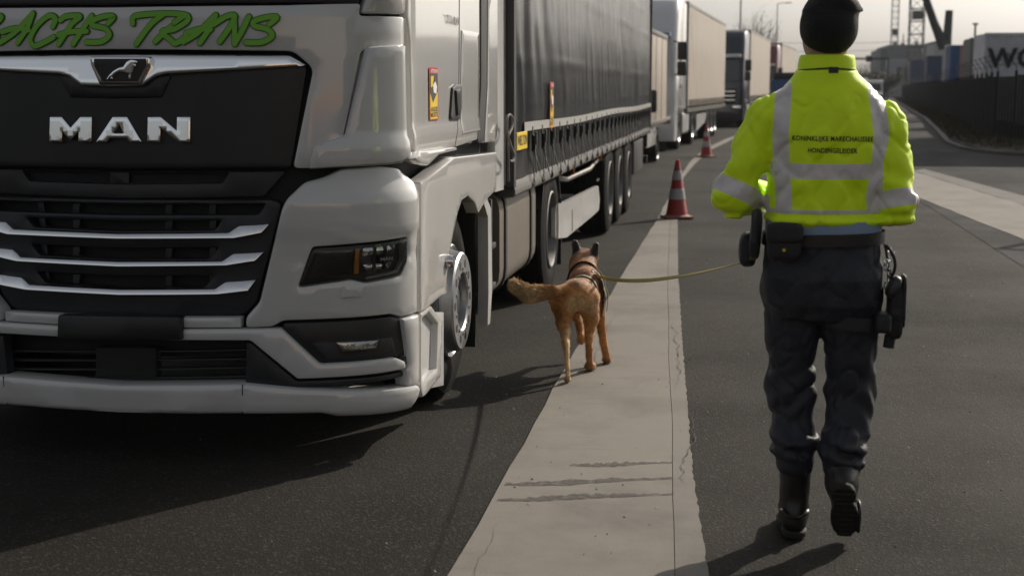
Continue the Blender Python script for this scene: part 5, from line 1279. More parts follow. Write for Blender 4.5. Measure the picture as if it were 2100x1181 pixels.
# leash
la, lb = np.array([-0.83, 8.15, 0.530]), np.array([0.040, 5.04, 1.000]); pts = []
for i in range(31):
    t = i/30; p = la+(lb-la)*t; p[2] -= 0.05*4*t*(1-t)*(1.2-0.5*t); pts.append(tuple(p))
pts += [(0.048, 5.015, 1.03), (0.052, 5.0, 1.08)]
ls = MB()
n = len(pts); v = []; f = []
for i in range(n):
    a = R(70)+i*0.06; d = np.array(pts[min(i+1, n-1)])-np.array(pts[max(i-1, 0)]); d /= np.linalg.norm(d)
    u = np.cross(d, (0, 0, 1)); u /= np.linalg.norm(u); s_ = u*math.cos(a)+np.cross(u, d)*math.sin(a); t_ = np.cross(s_, d)
    for k, q in ((-1, -1), (1, -1), (1, 1), (-1, 1)): v.append(tuple(np.array(pts[i])+s_*0.0095*k+t_*0.0018*q))
for i in range(n-1):
    for j in range(4): f.append((i*4+j, i*4+(j+1) % 4, (i+1)*4+(j+1) % 4, (i+1)*4+j))
f += [(3, 2, 1, 0), tuple((n-1)*4+j for j in range(4))]
lo = mk('leash', v, f, M['strapg'], None); own(lo, (-0.83, 8.15, 0.53)); tag(lo, 'thin olive yellow webbing leash stretched from dog harness to handler', 'leash')
MB().tube([(0.0, 0, 0), (0.012, -0.02, 0.004), (0.024, -0.05, -0.006)], 0.006, 6).build('clip', M['steel'], lo, smooth=60)
# traffic cones
M['cred'] = mat('cone_red', (0.32, 0.022, 0.018), 0.5, var=0.15, vscale=10, dirt=(0.12, 0.03, 0.03), dscale=8, damt=0.5)
M['cwhite'] = mat('cone_white_sleeve', (0.42, 0.42, 0.42), 0.45, var=0.12, vscale=12, dirt=(0.22, 0.2, 0.18), dscale=10, damt=0.5)
M['ctop'] = mat('cone_tip_red', (0.70, 0.03, 0.02), 0.4)
M['cbase'] = mat('cone_base', (0.26, 0.10, 0.08), 0.7, var=0.2, dirt=(0.25, 0.2, 0.17), dscale=12, damt=0.7)
def cone(loc, label, rz=0.3, s=1.0):
    c = thing('traffic_cone', label, 'traffic cone', loc, rz, 'red and white cones along the concrete strip')
    R0, R1, H0, H1 = 0.135, 0.028, 0.035, 0.71
    rad = lambda z: R0+(R1-R0)*(z-H0)/(H1-H0)
    MB().box(-0.175, 0.175, -0.175, 0.175, 0.0, 0.028, 0.008).lathe([(0.026, 0.165), (0.04, 0.145), (0.045, 0.13)], (0, 0, 0), 'z', 28).build('base', M['cbase'], c, smooth=40)
    MB().lathe([(H0, rad(H0)+.004), (H0+0.01, rad(H0)), (H1-0.01, R1), (H1, R1*0.8), (H1, 0)], (0, 0, 0), 'z', 28).build('cone_body', M['cred'], c, smooth=40)
    for a, b in ((0.235, 0.365), (0.475, 0.585)):
        MB().lathe([(a, rad(a)+0.001), (a+.002, rad(a)+0.0035), (b-.002, rad(b)+0.0035), (b, rad(b)+0.001)], (0, 0, 0), 'z', 28).build('white_sleeve', M['cwhite'], c, smooth=40)
    MB().lathe([(H1-0.012, R1*1.02), (H1+0.012, R1*0.9), (H1+0.016, 0)], (0, 0, 0), 'z', 20).build('tip', M['ctop'], c, smooth=40)
    return c
cone((-0.79, 17.83, 0.002), 'red and white striped traffic cone nearest the camera, beside the dark trailer wheels')
cone((-0.84, 34.07, 0.002), 'farther red and white traffic cone where the concrete strip narrows', 0.7)
# ------------------------------------------------------------------ queue of lorries behind
def local_wheel(parent, x, y, sg, r=0.5, w=0.34, name='wheel'):
    t = MB().lathe([(-w*sg, 0.28), (-w*sg, r*0.88), (-w*0.9*sg, r), (-w*0.1*sg, r), (0, r*0.88), (0, r*0.66), (-0.03*sg, 0.28)], (x, y, r), 'x', 26).build(name, M['tyre'], parent, smooth=35)
    MB().lathe([(-0.03*sg, 0.29), (0.005*sg, 0.29), (-0.02*sg, 0.265), (-0.12*sg, 0.22), (-0.10*sg, 0.1), (-0.02*sg, 0.09), (-0.02*sg, 0)], (x, y, r), 'x', 22).build('rim', M['rim'], t, smooth=35)
def lorry(label, tlabel, loc, rz, cabm, curm, visor, H=3.85, top=1.0, lights=True, cabname='tractor_unit'):
    """cab faces -Y in local axes; y=0 front bumper"""
    c = thing(cabname, label, 'lorry', loc, rz, 'lorries queuing behind')
    def sec(y0, y1, z, n=7, w=1.22, rad=0.22, bow=0.07):
        pts = []
        for i in range(n+1):
            a = -math.pi/2+math.pi/2*i/n; pts.append((w-rad+rad*math.cos(a), y0+bow+rad+rad*math.sin(a)))
        Rr = [(0.5, y0+0.01), ]+pts+[(w, y1)]
        return [(-x, y, z) for x, y in Rr[::-1]]+[(x, y, z) for x, y in Rr]
    def body(name, zs, m):
        rings = [sec(*z) for z in zs]; n = len(rings[0]); v = [p for r in rings for p in r]; f = []
        for k in range(len(rings)-1):
            for i in range(n): f.append((k*n+i, k*n+(i+1) % n, (k+1)*n+(i+1) % n, (k+1)*n+i))
        f += [tuple(range(n))[::-1], tuple((len(rings)-1)*n+i for i in range(n))]
        return mk(name, v, f, m, c, smooth=40)
    body('cab', [(0.0, 2.2, 0.95), (0.0, 2.2, 1.75), (0.03, 2.2, 1.9), (0.20, 2.2, 2.85), (0.28, 2.2, 3.05), (0.42, 2.2, 3.45), (0.75, 2.2, H-0.08), (0.95, 2.2, H)], cabm)
    body('bumper', [(-0.04, 0.75, 0.26), (-0.07, 0.75, 0.35), (-0.07, 0.75, 0.72), (-0.03, 0.75, 0.95)], cabm)
    MB().prism([(-1.02, 1.92), (1.02, 1.92), (1.0, 2.78), (-1.0, 2.78)], 'y', -0.0, 0.02).build('windscreen', M['glass'], c)
    w = c.children[-1]
    for v in w.data.vertices: v.co.y += (v.co.z-1.9)*0.17+0.005
    MB().box(-0.92, 0.92, -0.02, 0.1, 0.98, 1.62, 0.03).build('grille', M['black'], c, smooth=40)
    for z in (1.1, 1.28, 1.46): MB().box(-0.88, 0.88, -0.04, -0.01, z, z+0.045, 0.01).build('grille_bar', M['chrome'], c)
    MB().box(-0.8, 0.8, -0.085, -0.03, 0.38, 0.62, 0.02).build('lower_grille', M['black'], c)
    MB().box(-1.08, 1.08, 0.02, 0.30, 2.86, 3.02, 0.04).build('sun_visor', visor, c, smooth=40)
    for s in (-1, 1):
        h = MB().box(*sorted((s*0.78, s*1.14)), -0.08, 0.1, 0.72, 0.90, 0.03).build('headlight', M['silverlamp'], c, smooth=40)
        MB().box(*sorted((s*1.224, s*1.215)), 0.45, 1.35, 1.95, 2.72, 0.003).build('side_window', M['glass'], c)
        MB().box(*sorted((s*1.222, s*1.21)), 0.36, 1.42, 1.0, 1.90, 0.003).build('door', cabm, c, smooth=40)
        MB().box(*sorted((s*1.22, s*1.245)), 1.18, 1.36, 1.62, 1.68, 0.006).build('door_handle', M['black'], c)
        MB().box(*sorted((s*1.27, s*1.52)), 0.0, 0.16, 2.32, 2.78, 0.04).build('mirror', M['black'], c, smooth=40)
        MB().box(*sorted((s*1.27, s*1.50)), 0.0, 0.15, 1.92, 2.28, 0.04).build('mirror', M['black'], c, smooth=40)
        MB().tube([(s*1.15, 0.25, 2.8), (s*1.35, 0.1, 2.75), (s*1.35, 0.1, 2.0), (s*1.2, 0.25, 1.95)], 0.02, 6).build('mirror_arm', M['black'], c)
        MB().box(*sorted((s*0.9, s*1.23)), 0.75, 1.95, 0.95, 1.15, 0.04).build('wheel_arch', M['dgrey'], c, smooth=40)
        local_wheel(c, s*1.2, 1.38, s); local_wheel(c, s*1.2, 5.0, s)
        MB().prism(round_poly([(s*0.6, 0.35), (s*1.2, 0.35), (s*1.2, 0.98), (s*0.6, 0.98)], 0.12, 3), 'y', 2.2, 3.9).build('fuel_tank', M['white2'], c, smooth=40)
        MB().box(*sorted((s*1.1, s*1.22)), 2.2, 2.9, 1.05, H-0.05, 0.03).build('side_fairing', cabm, c, smooth=40)
    MB().box(-0.45, 0.45, 1.2, 6.2, 0.6, 0.95).build('chassis', M['steel'], c)
    t = thing('semi_trailer', tlabel, 'trailer', (loc[0]-math.sin(rz)*2.95, loc[1]+math.cos(rz)*2.95, 0), rz, 'curtain-sided trailers in the queue')
    Ln = 13.4; Ht = 3.95*top
    for s in (-1, 1):
        curtain('curtain', s*1.245, s, 0.06, Ln-0.05, 1.12, Ht-0.12, curm, t, amp=0.012, ny=110, nz=20, world=False, seed=loc[1])
        MB().box(*sorted((s*1.20, s*1.262)), 0.0, Ln, 0.95, 1.06, 0.01).build('side_rail', M['rail'], t)
        m_ = MB()
        for k in range(26):
            y = 0.35+k*0.5; m_.box(*sorted((s*1.262, s*1.285)), y-0.025, y+0.025, 1.14, 1.30); m_.ribbon([(s*1.265, y, 1.16), (s*1.268, y+0.12, 1.0)], 0.03, 0.008, (0, 1, 0)); m_.ribbon([(s*1.265, y+0.25, 1.2), (s*1.268, y+0.12, 1.0)], 0.025, 0.008, (0, 1, 0))
        m_.build('straps', M['strap'], t, kind='stuff')
        MB().box(*sorted((s*1.18, s*1.255)), -0.03, 0.06, 0.95, Ht, 0.01).build('corner_post', M['rail'], t)
        for y in (7.0, 8.3, 9.6): local_wheel(t, s*1.22, y, s)
        MB().prism([(3.0, 0.35), (5.8, 0.55), (6.2, 0.75), (6.2, 0.85), (3.0, 0.85)], 'x', *sorted((s*1.19, s*1.22))).build('side_guard', M['white2'], t)
        MB().box(*sorted((s*0.8, s*1.1)), 2.3, 2.5, 0.3, 0.95).build('landing_leg', M['steel'], t)
    MB().box(-1.22, 1.22, 0, 0.05, 1.0, Ht-0.05).build('front_wall', M['white2'], t)
    MB().box(-1.25, 1.25, -0.02, Ln, Ht-0.12, Ht, 0.02).build('roof', M['rail'], t)
    MB().box(-1.22, 1.22, Ln-0.04, Ln+0.03, 1.0, Ht-0.1).build('rear_doors', M['white2'], t)
    MB().box(-1.2, 1.2, 0.05, Ln-0.05, 0.9, 1.02).box(-0.5, 0.5, 1.0, Ln, 0.6, 0.9).build('chassis', M['steel'], t)
    return c, t
M['beige'] = mat('beige_tarpaulin', (0.40, 0.345, 0.285), 0.5, var=0.08, vscale=0.7, dirt=(0.25, 0.21, 0.17), dscale=1.2, damt=0.4)
M['silver'] = mat('silver_white_paint', (0.68, 0.68, 0.68), 0.25, metal=0.1, coat=0.9)
M['bluegreycab'] = mat('slate_blue_paint', (0.16, 0.19, 0.25), 0.35, coat=0.6)
M['darkcab'] = mat('black_blue_paint', (0.03, 0.035, 0.05), 0.3, coat=0.6)
M['maroon'] = mat('maroon_paint', (0.17, 0.04, 0.04), 0.35, coat=0.5)
def heading(a, b): return math.atan2(-(b[0]-a[0]), b[1]-a[1])
# white DAF-like lorry with beige trailer
lorry('silver white lorry cab with double black mirrors behind the small box truck', 'beige curtain-sided trailer behind the silver white cab, nearest of the beige ones', (-2.95, 36.9, 0), R(-3.6), M['silver'], M['beige'], M['bluegreycab'], 3.92)
lorry('dark blue lorry cab with silver side, second behind the small box truck', 'beige curtain trailer behind the dark blue cab', (-1.22, 60.3, 0), R(-4.6), M['darkcab'], M['beige'], M['silver'], 4.0, 1.04)
lorry('maroon lorry cab, farthest one left of the yellow jacket', 'farthest beige curtain trailer, left of the black cap', (0.66, 84.0, 0), R(-5.6), M['maroon'], M['beige'], M['silver'], 4.1, 1.08)
# small silver box truck right behind the dark trailer
v = thing('box_truck', 'small silver box truck tucked behind the long dark trailer', 'truck', (-3.02, 26.9, 0), R(-1.5), None)
def lb(name, m, parent, *a, **k): return MB().box(*a, **k).build(name, m, parent, smooth=40)
cabp = [(0.0, 0.42), (-0.06, 0.55), (-0.05, 1.15), (0.35, 1.45), (0.85, 2.25), (1.2, 2.5), (1.45, 2.72), (2.05, 2.86), (2.05, 0.42)]
o = MB().prism(round_poly(cabp, 0.10, 3), 'x', -1.02, 1.02).build('cab', M['silver'], v, smooth=50)
bm = bmesh.new(); bm.from_mesh(o.data); bmesh.ops.bevel(bm, geom=[e for e in bm.edges if abs(e.verts[0].co.x-e.verts[1].co.x) < 1e-4 and abs(abs(e.verts[0].co.x)-1.02) < 1e-3], offset=0.09, segments=3, affect='EDGES'); bm.to_mesh(o.data); bm.free()
for s in (-1, 1):
    MB().prism([(0.95, 1.5), (1.75, 1.5), (1.75, 2.15), (1.15, 2.15)], 'x', *sorted((s*1.015, s*1.026))).build('side_window', M['glass'], v)
    lb('mirror', M['black'], v, *sorted((s*1.10, s*1.36)), 0.72, 0.88, 1.14, 1.58, b=0.05)
    MB().tube([(s*1.0, 0.95, 1.35), (s*1.2, 0.8, 1.4)], 0.03, 6).build('mirror_arm', M['black'], v)
    lb('headlight', M['silverlamp'], v, *sorted((s*0.6, s*0.95)), -0.09, 0.05, 0.75, 0.95, b=0.03)
    local_wheel(v, s*1.02, 0.85, s, 0.36, 0.24); local_wheel(v, s*1.05, 4.7, s, 0.36, 0.3)
    lb('side_skirt', M['silver'], v, *sorted((s*1.0, s*1.06)), 2.2, 4.2, 0.4, 0.85, b=0.02)
MB().prism([(-0.85, 1.48), (0.85, 1.48), (0.72, 2.16), (-0.72, 2.16)], 'y', 0, 0.01).build('windscreen', M['glass'], v)
w = v.children[-1]
for q in w.data.vertices: q.co.y += 0.35+(q.co.z-1.45)*0.62-0.02
lb('grille', M['black'], v, -0.5, 0.5, -0.085, 0.0, 0.7, 1.0, b=0.03); lb('bumper', M['dgrey'], v, -1.0, 1.0, -0.12, 0.2, 0.3, 0.6, b=0.05)
bx = lb('cargo_box', M['beige'], v, -1.10, 1.10, 2.08, 6.4, 0.88, 2.78, b=0.03)
for s in (-1, 1):
    lb('roof_trim', M['rail'], bx, *sorted((s*1.06, s*1.115)), 2.07, 6.41, 2.70, 2.80, b=0.01)
    for y in (2.09, 6.38, 3.5, 4.95): lb('panel_seam', M['rail'], bx, *sorted((s*1.095, s*1.108)), y-0.02, y+0.02, 0.9, 2.7, b=0.004)
    lb('box_sill', M['rail'], bx, *sorted((s*1.08, s*1.12)), 2.07, 6.41, 0.84, 0.93, b=0.01)
lb('chassis', M['steel'], v, -0.4, 0.4, 1.0, 6.8, 0.5, 0.8)
# vehicles far down the lane
def small_van(loc, rz, m, label):
    c = thing('parked_van', label, 'van', loc, rz)
    o = MB().prism(round_poly([(0.0, 0.35), (-0.05, 0.9), (0.9, 1.25), (1.6, 2.3), (2.0, 2.55), (5.6, 2.5), (5.6, 0.35)], 0.15, 3), 'x', -0.98, 0.98).build('body', m, c, smooth=45)
    MB().prism([(-0.8, 1.35), (0.8, 1.35), (0.7, 2.15), (-0.7, 2.15)], 'y', 0, 0.01).build('windscreen', M['glass'], c)
    for q in c.children[-1].data.vertices: q.co.y += 0.94+(q.co.z-1.3)*0.66-0.02
    for s in (-1, 1):
        local_wheel(c, s*0.98, 0.95, s, 0.34, 0.22); local_wheel(c, s*0.98, 4.4, s, 0.34, 0.22)
        lb('headlight', M['silverlamp'], c, *sorted((s*0.55, s*0.9)), -0.02, 0.15, 0.85, 1.02, b=0.03)
        MB().prism([(1.2, 1.4), (2.3, 1.4), (2.3, 2.1), (1.65, 2.1)], 'x', *sorted((s*0.975, s*0.985))).build('side_window', M['glass'], c)
    return c
small_van((10.6, 140, 0), R(-5), M['silver'], 'pale van far down the road beside the black cap')
small_van((14.4, 165, 0), R(-5), M['white2'], 'small white van far down the road left of the fence end')
# blue guard booth with grey roof
bt = thing('guard_booth', 'blue guard booth with grey roof behind the left shoulder of the jacket', 'booth', (1.72, 62.5, 0), R(-5))
lb('wall', mat('signal_blue', (0.02, 0.10, 0.26), 0.4, var=0.1), bt, -0.55, 0.75, 0, 1.6, 0.0, 1.98, b=0.02)
lb('roof', M['dgrey'], bt, -0.45, 0.85, 0.1, 1.8, 1.98, 2.28, b=0.03)
lb('panel', mat('orange_panel', (0.55, 0.2, 0.02), 0.5), bt, 0.40, 0.72, -0.015, 0.0, 1.2, 1.95, b=0.004)

# ------------------------------------------------------------------ street lamps
def lamp(loc, h, arm, rz, label):
    c = thing('street_lamp', label, 'street lamp', loc, rz, 'street lamps along the lane')
    MB().tube([(0, 0, 0), (0, 0, 1.2), (0, 0, h)], [0.09, 0.085, 0.05], 10).build('pole', M['rail'], c, smooth=60)
    MB().tube([(0, 0, h-0.02), (arm*0.5, 0, h+0.06), (arm, 0, h+0.08)], 0.035, 8).build('arm', M['rail'], c, smooth=60)
    lb('lamp_head', M['dgrey'], c, *sorted((arm-0.05, arm+0.65*(1 if arm > 0 else -1))), -0.14, 0.14, h+0.03, h+0.13, b=0.04)
    return c
lamp((-4.6, 62.0, 0), 9.5, 1.2, 0, 'leftmost street lamp pole rising behind the silver white cab')
lamp((-0.35, 110, 0), 10.2, 0.9, 0, 'street lamp above the second beige trailer')
lamp((3.55, 165, 0), 11.0, 0.9, 0, 'street lamp between the beige trailers and the black cap')
lamp((6.9, 21.2, 0), 4.4, 0.5, 0, 'short lamp post off to the right whose thin shadow crosses the pale band')

# ------------------------------------------------------------------ fence on the right
M['fence'] = mat('dark_fence_steel', (0.006, 0.0063, 0.008), 0.8, var=0.3, spec=0.15)
fn = thing('fence', 'long dark steel fence with angled barbed-wire arms behind the verge', 'fence', (7.9, 41, 0))
fl = resample(fence_line[2:], 2.6)
fo_ = Vector((7.9, 41, 0)); rf = random.Random(8)
pw = MB().box(-0.035, 0.035, -0.035, 0.035, 0.0, 2.0).tube([(0, 0, 1.98), (0, 0, 2.10), (-0.28, -0.05, 2.5)], 0.014, 5).build('post', M['fence'], None)
first = True
for i in range(len(fl)-1):
    a, b = fl[i], fl[i+1]; dx, dy = b[0]-a[0], b[1]-a[1]; ln_ = math.hypot(dx, dy); ang = math.atan2(dy, dx)
    p = pw if first else pw.copy()
    if not first: COL.objects.link(p)
    p.parent = fn; p.location = (a[0]-fo_.x, a[1]-fo_.y, 0.12); first = False
    if a[1] < 200:
        m_ = MB(); ca, sa = dx/ln_, dy/ln_; nsl = 13 if a[1] < 100 else 6
        hgt = 1.88+rf.uniform(-0.03, 0.03)
        for k in range(nsl):
            w0, w1 = ln_*(k-0.04)/nsl, ln_*(k+1.04)/nsl; off = 0.03*(k % 2)
            q = [(a[0]+ca*w-sa*o-fo_.x, a[1]+sa*w+ca*o-fo_.y) for w, o in ((w0, off), (w1, off), (w1, off+0.02), (w0, off+0.02))]
            m_.prism(q, 'z', 0.05, hgt+0.1)
        m_.build('slat_section', M['fence'], fn, kind='stuff')
m_ = MB()
for h, o in ((2.2, -0.1), (2.34, -0.18), (2.48, -0.26)): m_.tube([(x+o-fo_.x, y-fo_.y, h+0.1) for x, y in fl], 0.008, 4)
m_.build('barbed_wire', M['fence'], fn, kind='stuff')
# ------------------------------------------------------------------ containers, building, cranes
def container(name, label, loc, rz, L_, W_c, H_, m, letters=None, z0=0.0):
    c = thing(name, label, 'container', (loc[0], loc[1], z0), rz, 'stacked shipping containers behind the fence')
    v = []; f = []; n = int(L_/0.14)
    for k in range(n+1):
        x = L_*k/n; d = 0.02 if k % 4 in (0, 1) else -0.015
        v += [(x, d-0.02 if False else -d, 0.12), (x, -d, H_-0.12)]
    f = [(2*i, 2*i+2, 2*i+3, 2*i+1) for i in range(n)]
    mk('side_wall', v, f, m, c)
    lb('end_wall', m, c, -0.02, 0.06, 0.03, W_c, 0.1, H_-0.08); lb('end_wall', m, c, L_-0.06, L_+0.02, 0.03, W_c, 0.1, H_-0.08)
    lb('top_rail', m, c, -0.03, L_+0.03, -0.04, 0.06, H_-0.14, H_); lb('bottom_rail', m, c, -0.03, L_+0.03, -0.04, 0.06, 0, 0.14)
    for x in (-0.03, L_-0.09): lb('corner_post', m, c, x, x+0.12, -0.045, 0.08, 0.0, H_)
    lb('roof', m, c, 0.05, L_-0.05, 0.05, W_c, H_-0.06, H_-0.02); lb('back_wall', m, c, 0.05, L_-0.05, W_c-0.05, W_c, 0.1, H_-0.06)
    if letters:
        V, F = text_mesh(letters, 1.0, 0.035, 1.0, 1.05); mk('lettering', [(1.15+v[0], -0.045, H_*0.725+v[1]) for v in [(a*letters_k, b*letters_k) for a, b in V]], F, M['ink'], c)
    return c
letters_k = 1.08
M['cwhite2'] = mat('white_container_paint', (0.60, 0.61, 0.66), 0.55, var=0.06, dirt=(0.2, 0.19, 0.18), dscale=0.8, damt=0.5)
M['cgrey'] = mat('grey_container_paint', (0.13, 0.135, 0.14), 0.6, var=0.15, dirt=(0.07, 0.065, 0.06), dscale=0.7, damt=0.7)
M['cblue'] = mat('blue_container_paint', (0.015, 0.075, 0.22), 0.55, var=0.15, dirt=(0.03, 0.04, 0.06), dscale=0.8, damt=0.6)
M['cdblue'] = mat('navy_container_paint', (0.012, 0.04, 0.11), 0.55, var=0.15)
M['corange'] = mat('orange_mast_paint', (0.60, 0.11, 0.025), 0.5, var=0.1)
M['cred2'] = mat('dark_red_container_paint', (0.22, 0.02, 0.02), 0.55, var=0.1)
def place(px0, px1, ytop, ybot, Y):      # left/right/top/bottom of a far box standing at distance Y
    a, b = atY(px0, ytop, Y), atY(px1, ybot, Y); return a[0], b[0], a[2], b[2]
def cont_px(name, label, px0, px1, ytop, Y, m, letters=None, W_c=2.4, rz=0.0, Lmin=None):
    x0, x1, zt, _ = place(px0, px1, ytop, ytop, Y); L_ = max(x1-x0, Lmin or 0)
    return container(name, label, (x0, Y), rz, L_, W_c, zt, m, letters)
cont_px('shipping_container', 'white container with big black letters at the right edge above the fence', 2022, 2140, 68, 62, M['cwhite2'], 'WO', rz=R(2), Lmin=6.0)
cont_px('shipping_container', 'grey weathered container between the white and blue ones', 1991, 2021, 78, 76, M['cgrey'])
cont_px('shipping_container', 'narrow dark red container edge beside the grey one', 1984, 1992, 90, 82, M['cred2'])
cont_px('shipping_container', 'tall blue container right of the orange mast', 1951, 1985, 93, 102, M['cblue'])
cont_px('shipping_container', 'lower navy container left of the orange mast', 1903, 1932, 115, 145, M['cdblue'])
cont_px('shipping_container', 'far dark blue container in front of the grey building', 1868, 1898, 125, 205, M['cdblue'])
def gb(name, m, parent, px0, px1, y0, y1, Y, dep, zmin=None):
    a = atY(px0, y0, Y); b = atY(px1, y1, Y); o = parent.location
    return lb(name, m, parent, a[0]-o.x, b[0]-o.x, Y-o.y, Y+dep-o.y, (b[2] if zmin is None else zmin), a[2], b=0.05)
M['bgrey'] = mat('grey_cladding', (0.17, 0.18, 0.19), 0.7, var=0.1, vscale=0.2, dirt=(0.1, 0.1, 0.1), dscale=0.15, damt=0.5)
M['bpale'] = mat('pale_cladding', (0.30, 0.31, 0.32), 0.7, var=0.1, vscale=0.2)
bl = thing('industrial_building', 'flat-roofed grey industrial building below the lattice towers', 'building', (30, 262, 0))
gb('tall_block', M['bgrey'], bl, 1824, 1897, 92, 170, 262, 25, 0.0); gb('side_block', M['bgrey'], bl, 1806, 1824, 101, 170, 266, 20, 0.0)
gb('low_block', M['bpale'], bl, 1822, 1872, 122, 170, 257, 4.8, 0.0)
for x in (1840, 1856): gb('gate', M['dgrey'], bl, x, x+9, 138, 165, 256.7, 0.2)
for x, y in ((1834, 86), (1850, 88), (1878, 86)): gb('roof_unit', M['bgrey'], bl, x, x+5, y, 92.5, 264, 2)
gb('roof_mast', M['steel'], bl, 1852, 1853, 70, 92.5, 268, 0.2)
hw = thing('tall_shed', 'pale distant shed seen between the crane boom and containers', 'building', (42, 300, 0))
gb('wall', M['bpale'], hw, 1918, 1942, 88, 160, 300, 15, 0.0); gb('roof', M['bgrey'], hw, 1916, 1944, 85, 88, 299.5, 16)
M['lattice'] = mat('tower_steel', (0.05, 0.052, 0.055), 0.6, var=0.2)
def tower(label, pxa, pxb, Y, zb, zt, cabpx):
    x0, x1 = atY(pxa, 50, Y)[0], atY(pxb, 50, Y)[0]; w = x1-x0; c = thing('lattice_tower', label, 'tower', (x0, Y, 0), 0, 'lattice crane towers')
    for (x, y) in ((0, 0), (w, 0), (0, w), (w, w)): MB().tube([(x, y, 0), (x, y, zt)], w*0.045, 5).build('leg', M['lattice'], c)
    m_ = MB(); n = int(zt/(w*0.9)); h = zt/n
    for k in range(n):
        z0_, z1_ = k*h, (k+1)*h
        for p, q in (((0, 0), (w, 0)), ((w, 0), (w, w)), ((w, w), (0, w)), ((0, w), (0, 0))):
            m_.tube([(*p, z0_), (*q, z0_)], w*0.03, 4)
            a, b = (p, q) if k % 2 else (q, p); m_.tube([(*a, z0_), (*b, z1_)], w*0.022, 4)
    m_.build('bracing', M['lattice'], c, kind='stuff')
    za, zb_ = atY(pxa, cabpx[0], Y)[2], atY(pxa, cabpx[1], Y)[2]
    lb('platform_cabin', M['lattice'], c, w*0.18, w*0.85, -0.2, w, zb_, za, b=0.05)
    return c
tower('thinner lattice crane tower on the left, above the grey building', 1829, 1843, 270, 0, 34, (60, 73))
tower('wider lattice crane tower with a dark cabin, right of the thinner one', 1867, 1896, 250, 0, 34, (22, 40))
bo = thing('mobile_crane', 'orange mobile crane with folded dark boom between the blue containers', 'crane', (19.5, 112, 0))
def wp(px, py, Y): q = atY(px, py, Y); return (q[0]-19.5, q[1]-112, q[2])
MB().tube([wp(1893, -20, 112), wp(1915, 45, 112), wp(1936, 100, 112)], [0.28, 0.32, 0.38], 8).build('boom', M['steel'], bo, smooth=40)
MB().tube([wp(1941, 102, 112.3), wp(1944, 60, 112.3), wp(1947, 22, 112.3)], [0.36, 0.32, 0.28], 8).build('jib', mat('dark_green_steel', (0.035, 0.055, 0.045), 0.5), bo, smooth=40)
a, b = wp(1935, 104, 112), wp(1950, 160, 112)
lb('mast', M['corange'], bo, a[0], b[0], -2.0, -1.2, 0.0, a[2], b=0.05); lb('slew_head', M['white2'], bo, a[0]-0.1, b[0]+0.2, -2.1, -1.1, a[2], a[2]+0.35, b=0.08)
lb('chassis', M['corange'], bo, a[0]-0.3, b[0]+3.0, -2.6, -0.4, 0.5, 1.3, b=0.08)
for x in (a[0]+0.4, b[0]+0.9, b[0]+2.3): MB().lathe([(0, 0.0), (0, 0.5), (0.4, 0.5), (0.4, 0.0)], (x, -2.7, 0.5), 'y', 20).build('wheel', M['tyre'], bo, smooth=40)
# overhead sign gantry far down the road
gy = 150; ga = thing('sign_gantry', 'thin overhead gantry with two square sign boxes, right of the cap', 'gantry', (13, gy, 0))
z_ = atY(1760, 121, gy)[2]; xl, xr = atY(1655, 121, gy)[0]-13, atY(1822, 121, gy)[0]-13
MB().tube([(xl, 0, z_), (xr, 0, z_)], 0.12, 6).build('beam', M['lattice'], ga); 
for x in (xl, xr): MB().tube([(x, 0, 0), (x, 0, z_+0.1)], 0.08, 6).build('post', M['lattice'], ga)
for px in (1740, 1782):
    x = atY(px, 121, gy)[0]-13; lb('sign_box', M['steel'], ga, x-0.32, x+0.32, -0.3, -0.1, z_-0.32, z_+0.30, b=0.03)
wr = thing('overhead_wires', 'thin overhead wires crossing the sky right of the black cap', 'wires', (10, 170, 0))
for y0_, y1_ in ((88, 84), (106, 98)):
    p, q = atY(1600, y0_, 170), atY(1870, y1_, 170); MB().tube([(p[0]-10+(q[0]-p[0])*t, 0, p[2]+(q[2]-p[2])*t-0.8*t*(1-t)) for t in np.linspace(0, 1, 9)], 0.02, 4).build('wire', M['lattice'], wr)
sm = thing('chimney_pole', 'slim pole standing far behind the containers on the right', 'pole', (atY(2000, 60, 140)[0], 140, 0))
MB().tube([(0, 0, 0), (0, 0, atY(2000, 48, 140)[2])], 0.10, 6).build('shaft', M['lattice'], sm); lb('pole_head', M['lattice'], sm, -0.25, 0.25, -0.1, 0.1, atY(2000, 52, 140)[2], atY(2000, 48, 140)[2], b=0.03)
